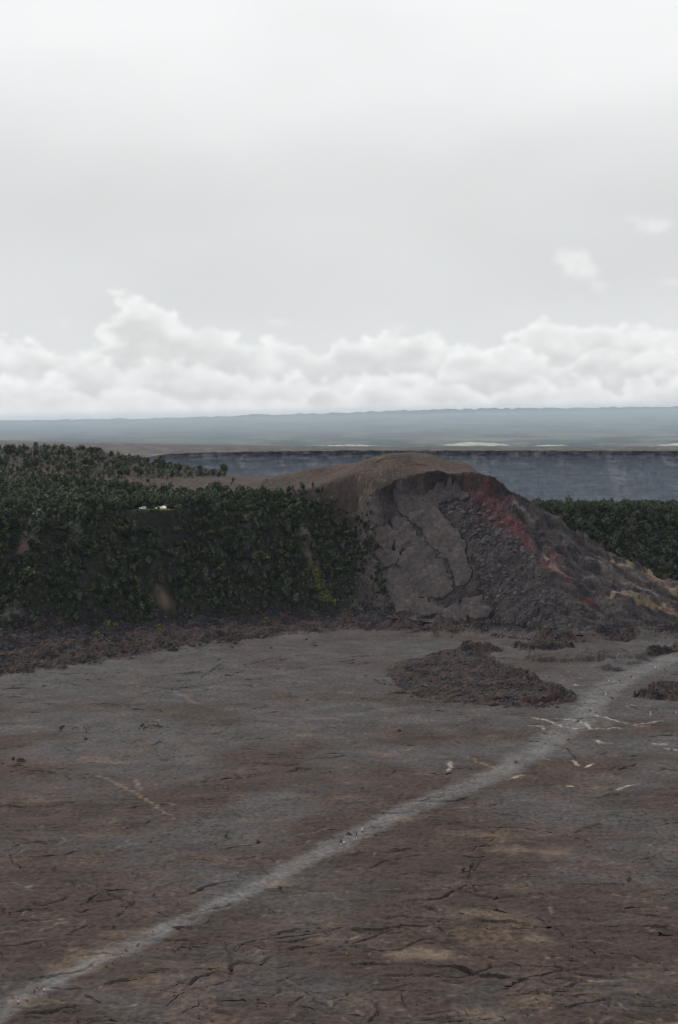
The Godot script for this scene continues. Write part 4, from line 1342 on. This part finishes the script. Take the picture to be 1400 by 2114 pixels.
func make_small_plants() -> void:
	var rng := RandomNumberGenerator.new(); rng.seed = 31
	# shrubs standing on the lava: pixel of the foot, height in metres
	var where := [[128,1511,2.3,"dark green shrub standing alone on the grey lava, left of a pale grass tuft"],[294,1503,2.0,"dark shrub on the grey lava beside a trail of yellow grass"],[28,1573,1.9,"narrow dark shrub beside a yellow green mat on the lava"],[467,1729,1.2,"tiny shrub in open lava left of the trail's middle"],[533,1740,1.3,"tiny upright shrub near the trail's middle"],[578,1838,1.2,"low olive shrub at the trail's edge on tan ash"],[956,1806,2.0,"tall thin dark shrub beside the winding fissure"],[973,1794,1.8,"wide dark shrub growing in the winding fissure"],[1298,1820,1.6,"small dark shrub alone on the brown lava right of the fissure"],[717,1972,0.9,"small yellow green tussock on brown lava in the foreground"],[928,1933,0.9,"small golden tussock beside a forked crack"],[825,1515,1.8,"small green shrub on the flat grey lava before the rubble mound"],[978,1838,0.8,"low green tuft below the winding fissure"],[235,1916,0.9,"low green tuft left of the trail in the foreground"],[980,1662,1.0,"tiny shrub on grey lava right of the trail"]]
	for w in where:
		var p := on_floor(w[0], w[1])
		var root := base("shrub", Vector3(p.x, ground_y(p.x, p.y), -p.y))
		var high: float = w[2]
		var yellow: bool = "olden" in w[3] or "yellow green tussock" in w[3]
		put("stem", trunk(int(w[0]), high * 0.8, 0.05, Color(0.06, 0.05, 0.04)), M.leafy, root)
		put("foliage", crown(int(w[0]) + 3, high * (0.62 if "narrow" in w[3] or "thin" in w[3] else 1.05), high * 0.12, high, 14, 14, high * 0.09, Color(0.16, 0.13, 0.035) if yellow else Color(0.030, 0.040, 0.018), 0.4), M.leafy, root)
		tag(root, w[3], "shrub", "shrubs on the lava floor")
	# grass: yellowish tufts scattered over the crust, thicker along cracks and ash
	var st := SurfaceTool.new()
	st.begin(Mesh.PRIMITIVE_TRIANGLES)
	for i in 16:
		var t := rng.randf() * TAU
		var o := Vector3(cos(t), 0, sin(t)) * rng.randf_range(0.0, 0.3)
		var tip := o * 1.7 + Vector3(0, rng.randf_range(0.2, 0.5), 0)
		var side := Vector3(-sin(t), 0, cos(t)) * 0.06
		tri(st, o - side, tip, o + side, (o.normalized() + Vector3.UP).normalized(), Color(0.20, 0.17, 0.10) * rng.randf_range(0.7, 1.2))
	var tuft := st.commit()
	var places := []
	for k in 5200:
		var d := lerpf(338.0, 980.0, pow(rng.randf(), 1.25))
		var x := rng.randf_range(-0.2, 0.2) * d
		if d > apron_edge(x): continue
		if nz.ash.get_noise_2d(x * 2.0, d * 2.0) < rng.randf_range(-0.2, 0.4): continue
		var z := rng.randf_range(0.4, 1.15)
		places.append(Transform3D(Basis(Vector3.UP, rng.randf() * TAU) * Basis.from_scale(Vector3(z, z, z)), Vector3(x, ground_y(x, d) - 0.03, -d)))
	for s in [[300,1500,12,26],[318,1497,5,20],[328,1500,4,26],[175,1505,8,12],[42,1571,2.5,40],[178,1527,2,10],[345,1560,5,10],[155,1504,4,14]]:
		for k in s[3]:
			var p := on_floor(s[0], s[1]) + Vector2(rng.randfn() * s[2] * 0.25, rng.randfn() * s[2] * 0.5)
			places.append(Transform3D(Basis(Vector3.UP, rng.randf() * TAU) * Basis.from_scale(Vector3.ONE * rng.randf_range(0.7, 1.6)), Vector3(p.x, ground_y(p.x, p.y) - 0.03, -p.y)))
	scatter("grass", "sparse dry yellowish grass tufts scattered over the lava crust", "grass", tuft, M.leafy, places)
	# loose stones on the crust, blocks on the rubble
	var stones := []
	for k in 1500:
		var d := lerpf(338.0, 900.0, pow(rng.randf(), 1.3))
		var x := rng.randf_range(-0.2, 0.2) * d
		if d > apron_edge(x): continue
		var z := rng.randf_range(0.07, 0.24)
		stones.append([rng.randi() % 4, Transform3D(Basis(Vector3.UP, rng.randf() * TAU) * Basis.from_scale(Vector3(z, z * 0.6, z)), Vector3(x, ground_y(x, d) + z * 0.2, -d)), 1 if rng.randf() < 0.85 else 0])
	var so := base("loose_stones", Vector3.ZERO)
	tag(so, "loose dark and pale stones lying on the lava crust", "stones", "", "stuff")
	mass(stones, so, "stones")
	var heap := []
	var tries := 0
	while heap.size() < 9000 and tries < 90000:
		tries += 1
		var d := rng.randf_range(735.0, 1130.0)
		var x := rng.randf_range(-0.2, 0.2) * d
		var g := far_floor
		var i := int((x - g.x0) / g.dx)
		var j := int((d - g.d0) / g.dd)
		if i < 0 or j < 0 or i >= g.nx or j >= g.nd or g.reg[j * g.nx + i] != 2: continue
		if nz.heap.get_noise_2d(x, d) < rng.randf_range(-1.0, 0.5): continue
		var z := lerpf(0.22, 1.2, pow(rng.randf(), 3.5))
		heap.append([rng.randi() % 4, Transform3D(Basis(Vector3.UP, rng.randf() * TAU) * Basis(Vector3.RIGHT, rng.randf_range(-0.5, 0.5)) * Basis.from_scale(Vector3(z, z * rng.randf_range(0.4, 0.8), z * 0.8)), Vector3(x, g.sample(x, d) + z * 0.15, -d)), 1 if rng.randf() < 0.13 else 0])
	var ho := base("rubble", Vector3.ZERO)
	tag(ho, "broken dark lava blocks strewn over the rubble at the wall's foot and mound", "rubble", "", "stuff")
	mass(heap, ho, "blocks")
	# larger boulders that stand out at the foot of the wall and cone
	for s in [[650,1333,2.6],[545,1297,2.2],[632,1322,1.8],[700,1300,2.0],[725,1289,2.2],[712,1278,1.8],[745,1283,2.0],[690,1287,1.6],[770,1290,1.6],[480,1336,1.6],[452,1362,1.5],[560,1340,1.4],[850,1440,1.7],[905,1452,1.8],[1130,1462,2.2],[1150,1460,1.8],[1100,1455,1.6],[1040,1450,1.8],[980,1446,1.5],[1322,1436,1.8],[1345,1438,1.6],[1385,1442,1.8]]:
		var p := on_floor(s[0], s[1])
		var z: float = s[2] * 0.6
		var o := put("boulder", rocks[rng.randi() % 4], M.block_pale if rng.randf() < 0.6 else M.block)
		o.transform = Transform3D(Basis(Vector3.UP, rng.randf() * TAU) * Basis.from_scale(Vector3(z, z * 0.75, z * 0.85)), Vector3(p.x, ground_y(p.x, p.y) + z * 0.25, -p.y))
		var by := "rubble at the foot of the wooded wall" if s[0] < 800 else ("broken edge of the rubble mound" if s[0] < 1250 else "small dark outcrop beside the trail")
		tag(o, "angular lava boulder lying on the " + by, "boulder", "boulders on the " + by)

# ------------------------------------------------------------------ things on the floor
func make_cairns() -> void:
	var rng := RandomNumberGenerator.new(); rng.seed = 66
	for c in [[720,1722,0.95],[1065,1576,1.0],[1173,1529,1.0],[1193,1491,0.9],[1218,1466,0.9],[1264,1443,0.9],[1280,1407,0.9],[1372,1382,0.9],[900,1676,0.9],[791,1680,0.9],[431,1904,0.9],[971,1587,0.9],[748,1630,0.8]]:
		var p := on_floor(c[0], c[1])
		var k: float = c[2] * 0.8
		var root := base("cairn", Vector3(p.x, ground_y(p.x, p.y) - 0.05, -p.y), rng.randf() * TAU)
		for row in [[5, 0.72, 0.16, 0.44], [4, 0.42, 0.46, 0.34], [2, 0.18, 0.74, 0.28], [1, 0.0, 1.0, 0.24]]:
			for i in row[0]:
				var t: float = TAU * i / row[0] + row[2]
				var o := put("stone", rocks[rng.randi() % 4], M.block_pale if rng.randf() < 0.6 else M.block, root)
				var z: float = row[3] * k * rng.randf_range(0.85, 1.15)
				o.transform = Transform3D(Basis(Vector3.UP, rng.randf() * TAU) * Basis.from_scale(Vector3(z, z * 0.62, z)), Vector3(cos(t) * row[1], row[2], sin(t) * row[1]) * k)
		tag(root, "small cairn of dark lava stones marking the trail", "cairn", "cairns along the trail")

# a walking figure: tapered bones joined into one surface
func bones(stride: float, lean: float, arm: float) -> Array:
	var hip := Vector3(0, 0.92, 0)
	var neck := Vector3(0, 1.46, lean)
	var out := []
	for s in [-1.0, 1.0]:
		var f: float = stride * s
		var h: Vector3 = hip + Vector3(0.09 * s, -0.02, 0)
		var knee := Vector3(0.10 * s, 0.50, f * 0.20 + 0.05)
		var ankle := Vector3(0.10 * s, 0.09, f * 0.36 - (0.06 if f < 0.0 else 0.0))
		out.append([h, knee, 0.088, 0.060, 1])
		out.append([knee, ankle, 0.058, 0.040, 5])
		out.append([ankle + Vector3(0, -0.04, -0.04), ankle + Vector3(0, -0.055, 0.15), 0.045, 0.036, 4])
		var sh: Vector3 = neck + Vector3(0.185 * s, -0.06, 0)
		var el: Vector3 = sh + Vector3(0.05 * s, -0.28, -f * arm * 0.4)
		var wr: Vector3 = el + Vector3(-0.01 * s, -0.22, 0.10 - f * arm * 0.35)
		out.append([sh, el, 0.056, 0.044, 0])
		out.append([el, wr, 0.040, 0.030, 2])
		out.append([wr, wr + Vector3(0, -0.08, 0.02), 0.034, 0.034, 2])
		out.append([neck + Vector3(0, -0.05, 0), sh, 0.075, 0.062, 0])
	out.append([hip, neck + Vector3(0, -0.16, -0.01), 0.128, 0.138, 0])
	out.append([hip + Vector3(-0.06, -0.03, 0), hip + Vector3(0.06, -0.03, 0), 0.118, 0.118, 1])
	out.append([neck + Vector3(0, -0.12, 0), neck + Vector3(0, 0.06, 0.015), 0.06, 0.052, 2])
	out.append([neck + Vector3(0, 0.14, 0.03), neck + Vector3(0, 0.19, 0.025), 0.085, 0.092, 2])
	out.append([neck + Vector3(0, 0.145, 0.11), neck + Vector3(0, 0.12, 0.135), 0.018, 0.022, 2])
	out.append([neck + Vector3(0, 0.16, -0.015), neck + Vector3(0, 0.23, -0.005), 0.088, 0.092, 3])
	return out

func body_shape(list: Array, cell: float) -> Dictionary:
	var lo := Vector3(1e9, 1e9, 1e9)
	var hi := -lo
	for b in list:
		for e in 2:
			lo = lo.min(b[e] - Vector3.ONE * (b[2] + cell * 2.0))
			hi = hi.max(b[e] + Vector3.ONE * (b[2] + cell * 2.0))
	var n := Vector3i(((hi - lo) / cell).ceil()) + Vector3i.ONE
	var f := PackedFloat32Array(); f.resize(n.x * n.y * n.z); f.fill(1.0)
	var own := PackedByteArray(); own.resize(f.size())
	var best := PackedFloat32Array(); best.resize(f.size()); best.fill(9.0)
	for b in list:
		var a: Vector3 = b[0]
		var ab: Vector3 = b[1] - a
		var l2 := maxf(ab.length_squared(), 1e-6)
		var r := maxf(b[2], b[3]) + cell * 3.0
		var p0 := Vector3i(((a.min(b[1]) - Vector3.ONE * r - lo) / cell).floor()).clamp(Vector3i.ZERO, n - Vector3i.ONE)
		var p1 := Vector3i(((a.max(b[1]) + Vector3.ONE * r - lo) / cell).ceil()).clamp(Vector3i.ZERO, n - Vector3i.ONE)
		for z in range(p0.z, p1.z + 1):
			for y in range(p0.y, p1.y + 1):
				for x in range(p0.x, p1.x + 1):
					var q := lo + Vector3(x, y, z) * cell - a
					var t := clampf(q.dot(ab) / l2, 0.0, 1.0)
					var d: float = (q - ab * t).length() - lerpf(b[2], b[3], t)
					var k := (z * n.y + y) * n.x + x
					var o := f[k]
					var h := maxf(0.03 - absf(o - d), 0.0) / 0.03
					f[k] = minf(o, d) - h * h * 0.0075
					if d < best[k]:
						best[k] = d
						own[k] = b[4]
	var id := PackedInt32Array(); id.resize(f.size()); id.fill(-1)
	var v := PackedVector3Array(); var part := PackedByteArray(); var idx := PackedInt32Array()
	var step := [1, n.x, n.x * n.y]
	for z in n.z - 1:
		for y in n.y - 1:
			for x in n.x - 1:
				var k := (z * n.y + y) * n.x + x
				var inside := 0
				var sum := Vector3.ZERO
				var cnt := 0
				var c := []
				for e in 8:
					var kk: int = k + (e & 1) + ((e >> 1) & 1) * n.x + ((e >> 2) & 1) * n.x * n.y
					c.append(f[kk])
					if f[kk] < 0.0: inside += 1
				if inside == 0 or inside == 8: continue
				for e in [[0,1],[2,3],[4,5],[6,7],[0,2],[1,3],[4,6],[5,7],[0,4],[1,5],[2,6],[3,7]]:
					if (c[e[0]] < 0.0) == (c[e[1]] < 0.0): continue
					var t: float = c[e[0]] / (c[e[0]] - c[e[1]])
					var pa := Vector3(e[0] & 1, (e[0] >> 1) & 1, (e[0] >> 2) & 1)
					var pb := Vector3(e[1] & 1, (e[1] >> 1) & 1, (e[1] >> 2) & 1)
					sum += pa.lerp(pb, t)
					cnt += 1
				id[k] = v.size()
				v.append(lo + (Vector3(x, y, z) + sum / cnt) * cell)
				part.append(own[k])
	for z in range(1, n.z - 1):
		for y in range(1, n.y - 1):
			for x in range(1, n.x - 1):
				var k := (z * n.y + y) * n.x + x
				for ax in 3:
					var s: int = step[ax]
					if (f[k] < 0.0) == (f[k + s] < 0.0): continue
					var u: int = step[(ax + 1) % 3]
					var w: int = step[(ax + 2) % 3]
					var q := [id[k], id[k - u], id[k - u - w], id[k - w]]
					if q.has(-1): continue
					if f[k] < 0.0: idx.append_array([q[0], q[2], q[1], q[0], q[3], q[2]])
					else: idx.append_array([q[0], q[1], q[2], q[0], q[2], q[3]])
	var nrm := PackedVector3Array(); nrm.resize(v.size())
	for i in range(0, idx.size(), 3):
		var fn := (v[idx[i + 2]] - v[idx[i]]).cross(v[idx[i + 1]] - v[idx[i]])
		for e in 3: nrm[idx[i + e]] += fn
	for i in nrm.size(): nrm[i] = nrm[i].normalized()
	return {"v": v, "n": nrm, "part": part, "idx": idx, "list": list}

func dressed(b: Dictionary, wear: Array) -> ArrayMesh:
	# wear: shirt, trousers, skin, hair, shoes, lower leg
	var c := PackedColorArray()
	var v: PackedVector3Array = b.v.duplicate()
	var n: PackedVector3Array = b.n.duplicate()
	var idx: PackedInt32Array = b.idx.duplicate()
	for p in b.part: c.append(wear[p])
	for bone in b.list:                                     # five bent fingers on each hand
		if bone[4] != 2 or bone[2] != 0.034: continue
		var side := signf(bone[0].x)
		for k in 5:
			var a: Vector3 = bone[1] + Vector3(-0.012 * side, -0.02, 0.03 - 0.018 * k) if k < 4 else bone[0] + Vector3(-0.02 * side, -0.03, 0.03)
			var l: float = [0.062, 0.072, 0.066, 0.05, 0.055][k]
			var m := a + Vector3(0, -l * 0.6, 0.004) if k < 4 else a + Vector3(-0.01 * side, -l * 0.5, l * 0.5)
			var e := m + Vector3(-l * 0.3 * side, -l * 0.4, 0.0)
			for seg in [[a, m], [m, e]]:
				for t in 3:
					var o0 := Vector3(cos(TAU * t / 3.0), 0, sin(TAU * t / 3.0)) * 0.009
					var o1 := Vector3(cos(TAU * (t + 1) / 3.0), 0, sin(TAU * (t + 1) / 3.0)) * 0.009
					var k0 := v.size()
					for p in [[seg[0] + o0, o0], [seg[1] + o0, o0], [seg[1] + o1, o1], [seg[0] + o1, o1]]:
						v.append(p[0]); n.append(p[1].normalized()); c.append(wear[2])
					idx.append_array([k0, k0 + 1, k0 + 2, k0, k0 + 2, k0 + 3])
	return arrays(v, n, c, idx)

func make_people() -> void:
	var poses := [body_shape(bones(0.9, 0.03, 0.9), 0.03), body_shape(bones(-0.7, 0.02, 0.7), 0.03), body_shape(bones(0.25, 0.0, 0.4), 0.03), body_shape(bones(-0.4, 0.05, 0.6), 0.03)]
	var skin := Color(0.36, 0.22, 0.15)
	var hair := Color(0.02, 0.016, 0.014)
	var white := Color(0.78, 0.77, 0.76)
	var black := Color(0.02, 0.02, 0.024)
	var navy := Color(0.02, 0.03, 0.08)
	# pixel of the feet, pose, turn, size, shirt, trousers, lower leg, shoes, hat, pack, label
	var who := [
		[91,2054,0,0.5,1.0,Color(0.62,0.035,0.025),Color(0.05,0.055,0.08),skin,white,null,Color(0.7,0.66,0.62),"person in bright red shirt, dark shorts and white shoes walking on the trail"],
		[71,2055,1,0.6,0.78,Color(0.30,0.012,0.02),Color(0.24,0.012,0.018),Color(0.22,0.012,0.018),black,null,null,"small person dressed all in dark red walking beside the trail"],
		[38,2082,2,0.4,1.0,Color(0.42,0.20,0.42),black,skin,black,null,Color(0.62,0.60,0.62),"person in mauve shirt and black shorts with a pale pack, last on the trail"],
		[704,1743,2,-0.5,0.98,black,Color(0.03,0.03,0.035),white,black,null,null,"person in black top with white lower legs, walking beside one in white"],
		[710,1744,3,-0.4,0.95,white,Color(0.06,0.06,0.08),skin,black,null,null,"person in white shirt and dark shorts, walking beside one in black"],
		[736,1727,1,0.5,0.98,Color(0.015,0.05,0.26),navy,Color(0.45,0.40,0.37),white,null,null,"person in blue shirt and dark shorts on the trail by a cairn"],
		[748,1719,0,0.5,0.98,white,Color(0.13,0.03,0.03),Color(0.16,0.05,0.04),black,white,null,"person in white shirt and pale hat with dark red trousers on the trail"],
		[1249,1431,2,0.2,0.95,Color(0.55,0.58,0.62),Color(0.3,0.32,0.35),skin,black,null,null,"person in pale blue grey shirt, farther of a pair on the trail"],
		[1251,1437,1,0.2,0.95,white,white,white,white,null,null,"person dressed in white, nearer of a pair on the trail"],
		[1257,1412,3,0.2,0.95,white,Color(0.2,0.2,0.22),skin,black,null,null,"person in white shirt and grey shorts on the trail past the rubble mound"],
		[1353,1382,0,0.3,1.0,white,Color(0.6,0.6,0.6),skin,black,white,null,"person in white with a white hat near the trail's far end"],
		[1343,1477,1,-1.2,1.0,white,Color(0.70,0.66,0.60),Color(0.7,0.66,0.6),white,null,null,"person in white shirt and cream trousers striding over open lava"],
		[1396,1476,2,-0.8,1.0,Color(0.62,0.16,0.15),white,white,white,null,null,"person in pink red shirt and white trousers on open lava"]]
	for w in who:
		var p := on_floor(w[0], w[1])
		var root := base("person", Vector3(p.x, ground_y(p.x, p.y) - 0.01, -p.y), w[3] + PI)
		put("body", dressed(poses[w[2]], [w[5], w[6], skin, hair, w[8], w[7]]), M.cloth, root)
		if w[9] != null:
			var st := SurfaceTool.new()
			st.begin(Mesh.PRIMITIVE_TRIANGLES)
			limb(st, Vector3(0, 1.70, 0.02), Vector3(0, 1.715, 0.02), 0.20, 0.19, w[9], 12)
			limb(st, Vector3(0, 1.715, 0.02), Vector3(0, 1.72, 0.02), 0.19, 0.11, w[9], 12)
			limb(st, Vector3(0, 1.72, 0.02), Vector3(0, 1.80, 0.02), 0.11, 0.085, w[9], 12)
			limb(st, Vector3(0, 1.80, 0.02), Vector3(0, 1.81, 0.02), 0.085, 0.001, w[9], 12)
			put("hat", st.commit(), M.cloth, root)
		if w[10] != null:
			var box := BoxMesh.new()
			box.size = Vector3(0.26, 0.40, 0.16)
			var st := SurfaceTool.new()
			st.create_from(box, 0)
			var o := put("backpack", st.commit(), plain("pack%d" % w[0], w[10], 0.85), root)
			o.position = Vector3(0, 1.20, -0.20)
		root.scale = Vector3.ONE * w[4]
		tag(root, w[11], "person", "walkers on the lava floor")

# ------------------------------------------------------------------ cars in the clearing
func extrude(profile: PackedVector2Array, half: float, inset: float) -> ArrayMesh:
	# side outline (z along, y up) pulled across, drawn in towards the roof
	var st := SurfaceTool.new()
	st.begin(Mesh.PRIMITIVE_TRIANGLES)
	var n := profile.size()
	var top := 0.0
	for p in profile: top = maxf(top, p.y)
	var at := func(i: int, s: float) -> Vector3:
		var p := profile[posmod(i, n)]
		return Vector3(s * (half - inset * ss(0.75, top, p.y)), p.y, p.x)
	st.set_smooth_group(-1)
	for i in n:
		for q in [at.call(i, -1.0), at.call(i, 1.0), at.call(i + 1, 1.0), at.call(i, -1.0), at.call(i + 1, 1.0), at.call(i + 1, -1.0)]: st.add_vertex(q)
	var t := Geometry2D.triangulate_polygon(profile)
	for i in range(0, t.size(), 3):
		for s in [-1.0, 1.0]:
			for e in ([0, 1, 2] if s > 0.0 else [0, 2, 1]): st.add_vertex(at.call(t[i + e], s))
	st.generate_normals()
	return st.commit()

func make_car(called: String, at: Vector3, turn: float, body: Array, glass: Array, label: String, half := 0.92) -> void:
	var root := base(called, at, turn)
	var prof := PackedVector2Array()
	for i in range(0, body.size(), 2): prof.append(Vector2(body[i], body[i + 1]))
	put("body", extrude(prof, half, 0.16), M.car_white, root)
	for w in glass:
		for s in [-1.0, 1.0]:
			var gp := PackedVector2Array()
			for i in range(0, w.size(), 2): gp.append(Vector2(w[i], w[i + 1]))
			var st := SurfaceTool.new()
			st.begin(Mesh.PRIMITIVE_TRIANGLES)
			var t := Geometry2D.triangulate_polygon(gp)
			for i in range(0, t.size(), 3):
				for e in 3:
					var p := gp[t[i + e]]
					st.set_normal(Vector3(s, 0.1, 0))
					st.add_vertex(Vector3(s * (half + 0.012 - 0.16 * ss(0.75, 1.7, p.y)), p.y, p.x))
			put("window", st.commit(), M.car_glass, root)
	for z in [-1.4, 1.4]:
		for s in [-1.0, 1.0]:
			var tyre := CylinderMesh.new()
			tyre.top_radius = 0.34; tyre.bottom_radius = 0.34; tyre.height = 0.24; tyre.radial_segments = 18
			var o := put("wheel", tyre, M.rubber, root)
			o.transform = Transform3D(Basis(Vector3.BACK, PI / 2), Vector3(s * (half - 0.1), 0.34, z))
			var rim := CylinderMesh.new()
			rim.top_radius = 0.2; rim.bottom_radius = 0.2; rim.height = 0.26; rim.radial_segments = 12
			put("rim", rim, M.metal, o)
	for s in [-1.0, 1.0]:
		var lamp := SphereMesh.new()
		lamp.radius = 0.11; lamp.height = 0.2; lamp.radial_segments = 10; lamp.rings = 5
		var o := put("headlight", lamp, M.metal, root)
		o.position = Vector3(s * half * 0.72, 0.78, prof[1].x + 0.02 if prof[1].x < 0 else -2.2)
	tag(root, label, "car", "white cars parked at the crater rim")

func make_cars() -> void:
	var suv := [-2.2,0.35, -2.28,0.62, -2.22,0.88, -1.15,1.02, -0.45,1.58, 0.3,1.72, 1.7,1.70, 2.15,1.15, 2.25,0.7, 2.2,0.35]
	var suv_glass := [[-0.95,1.06, -0.38,1.50, 0.25,1.60, 0.25,1.08], [0.35,1.08, 0.35,1.61, 1.2,1.61, 1.2,1.10], [1.3,1.10, 1.3,1.60, 1.65,1.58, 1.95,1.15]]
	var van := [-2.3,0.35, -2.36,0.7, -2.3,1.05, -1.75,1.25, -1.2,1.9, 0.0,2.05, 2.1,2.03, 2.3,1.9, 2.34,0.7, 2.28,0.35]
	var van_glass := [[-1.6,1.25, -1.1,1.8, -0.5,1.82, -0.5,1.25], [-0.35,1.25, -0.35,1.84, 0.7,1.86, 0.7,1.25], [0.85,1.25, 0.85,1.86, 2.0,1.84, 2.0,1.25]]
	var spots := [[294.5, "parked_car", suv, suv_glass, PI * 0.5 + 0.12, "white hatchback car at the left end of the clearing on the crater rim"], [326.0, "parked_car", suv, suv_glass, PI * 0.5 - 0.25, "white car half hidden by yellow grass in the rim clearing"], [338.5, "parked_van", van, van_glass, PI + 0.35, "white van parked end on at the right end of the rim clearing"]]
	var d := LOT_D
	for s in spots:
		var x := at_depth(s[0], d)
		make_car(s[1], Vector3(x, land(x, d), -d), s[4], s[2], s[3], s[5])
	# dry grass in front
	var rng := RandomNumberGenerator.new(); rng.seed = 3
	var st := SurfaceTool.new()
	st.begin(Mesh.PRIMITIVE_TRIANGLES)
	for k in 900:
		var p := Vector3(rng.randf_range(at_depth(300, d), at_depth(352, d)), 0, -d + rng.randf_range(3.0, 7.0))
		p.y = land(p.x, -p.z)
		var tip := p + Vector3(rng.randfn() * 0.12, rng.randf_range(0.3, 0.8), rng.randfn() * 0.1)
		tri(st, p - Vector3(0.1, 0.3, 0), tip, p + Vector3(0.1, -0.3, 0), Vector3(0, 0.7, 0.7), Color(0.22, 0.20, 0.05) * rng.randf_range(0.6, 1.2))
	var o := put("verge_grass", st.commit(), M.leafy)
	tag(o, "strip of yellow green grass in front of the parked cars", "grass", "", "stuff")

# ------------------------------------------------------------------ build
func _ready() -> void:
	# camera
	var cam := Camera3D.new()
	cam.name = "camera"
	cam.fov = rad_to_deg(2.0 * atan(1057.0 / FOC))
	cam.near = 1.0
	cam.far = 40000.0
	cam.position = Vector3(0, EYE, 0)
	cam.rotation.x = -pitch
	add_child(cam)
	cam.current = true
	# sky, haze, exposure
	var env := Environment.new()
	var sky := Sky.new()
	var pan := PanoramaSkyMaterial.new()
	pan.panorama = ImageTexture.create_from_image(sky_picture())
	pan.energy_multiplier = 1.0
	sky.sky_material = pan
	env.background_mode = Environment.BG_SKY
	env.sky = sky
	env.tonemap_mode = Environment.TONE_MAPPER_LINEAR
	env.tonemap_exposure = 1.0
	env.fog_enabled = true
	env.fog_density = 0.000012
	env.fog_light_color = Color(0.80, 0.88, 1.0)
	env.volumetric_fog_enabled = true
	env.volumetric_fog_density = 0.0
	env.sdfgi_enabled = true
	env.ssao_enabled = true
	env.ssil_enabled = true
	var we := WorldEnvironment.new()
	we.name = "world_environment"
	we.environment = env
	add_child(we)
	# a veiled sun, high and beyond the cone to the left
	var sun := DirectionalLight3D.new()
	sun.name = "sun"
	sun.light_energy = 0.75
	sun.light_angular_distance = 8.0
	sun.light_color = Color(1.0, 0.97, 0.92)
	sun.shadow_enabled = true
	add_child(sun)
	sun.look_at_from_position(Vector3(-0.55, 0.66, -0.55), Vector3.ZERO)
	print("sky ", Time.get_ticks_msec())

	noise("gully", 1, 44.0, 3); noise("swell", 2, 26.0, 2); noise("bump", 3, 6.0, 2); noise("wave", 18, 4.5, 2); noise("pebble", 4, 1.7)
	noise("edge", 5, 22.0, 3); noise("rock", 6, 3.6, 3, FastNoiseLite.TYPE_SIMPLEX, true); noise("heap", 7, 16.0, 2); noise("shake", 8, 9.0, 2)
	var block := noise("block", 9, 4.2, 1, FastNoiseLite.TYPE_CELLULAR)
	block.cellular_return_type = FastNoiseLite.RETURN_CELL_VALUE
	noise("tone", 10, 85.0, 3); noise("patch", 11, 17.0, 3); noise("fine", 12, 2.1, 3); noise("ash", 13, 34.0, 4)
	noise("cliff", 14, 90.0, 4); noise("crag", 15, 22.0, 3); noise("wood", 16, 240.0, 4); noise("ragged", 17, 110.0, 5)
	var grain := grain_image(50, 1024, 188.0, 0.020, 0.025)
	ground_material("crust", grain, 260.0, 0.92, 3.5)
	ground_material("rubble", grain_image(51, 512, 186.0, 0.05, 0.08), 220.0, 0.95, 9.0)
	ground_material("cinder", grain_image(52, 512, 188.0, 0.04, 0.05), 230.0, 0.97, 6.0)
	ground_material("slab", grain_image(53, 512, 188.0, 0.03, 0.04), 210.0, 0.95, 4.0)
	ground_material("far_rock", grain_image(54, 512, 188.0, 0.01, 0.02), 900.0, 1.0)
	for b in [["block", Color(0.030, 0.027, 0.030)], ["block_pale", Color(0.058, 0.050, 0.051)]]: plain(b[0], b[1], 0.95)
	vertex_material("leafy", 0.75)
	M.leafy.backlight_enabled = true
	M.leafy.backlight = Color(0.05, 0.06, 0.025).linear_to_srgb()
	vertex_material("cloth", 0.9)
	plain("car_white", Color(0.80, 0.80, 0.80), 0.3)
	plain("car_glass", Color(0.015, 0.017, 0.02), 0.08)
	plain("rubber", Color(0.02, 0.02, 0.02), 0.9)
	plain("metal", Color(0.55, 0.55, 0.55), 0.35, 0.8)
	plain("lot", Color(0.09, 0.085, 0.08), 0.95)
	make_rocks()
	make_floor()
	print("floor ", Time.get_ticks_msec())
	make_cone()
	print("cone ", Time.get_ticks_msec())
	make_land()
	make_far()
	make_haze()
	print("land ", Time.get_ticks_msec())
	make_tree_meshes()
	make_woods()
	print("woods ", Time.get_ticks_msec())
	make_small_plants()
	make_cairns()
	make_people()
	make_cars()
	print("all ", Time.get_ticks_msec())

# ------------------------------------------------------------------ volcanic haze lying over the caldera and the mountain's foot
func make_haze() -> void:
	# one bank in front of the mountain, its top along the line where the slope goes into the cloud; one filling the caldera
	var roll := Basis(Vector3.BACK, atan(0.0195)) * Basis(Vector3.RIGHT, atan(205.0 / 15500.0))
	var banks := [["thin volcanic haze filling the caldera before its cliff", Vector3(5200.0, 160.0, 2700.0), Transform3D(Basis(), Vector3(0, -6.0, -3250.0)), 0.00007]]
	for k in 8:                                             # thinning upwards into the cloud
		var top := 115.0 + 11750.0 * 205.0 / 15500.0 + lerpf(-22.0, 40.0, k / 7.0)
		banks.append(["layer of blue haze lying along the mountain's wooded slope", Vector3(9000.0 + k * 40.0, 500.0 + k * 6.0, 7700.0 - k * 30.0), Transform3D(roll, Vector3(0, top, -11750.0) - roll.y * (250.0 + k * 3.0)), 0.00019 / 8.0])
	for b in banks:
		var f := FogVolume.new()
		f.name = numbered("haze")
		f.shape = RenderingServer.FOG_VOLUME_SHAPE_BOX
		f.size = b[1]
		f.transform = b[2]
		var m := FogMaterial.new()
		m.resource_name = "haze"
		m.density = b[3]
		m.albedo = Color(0.84, 0.92, 1.0) if "caldera" in b[0] else Color(0.88, 0.95, 1.0)
		f.material = m
		add_child(f)
		tag(f, b[0], "haze", "", "stuff")
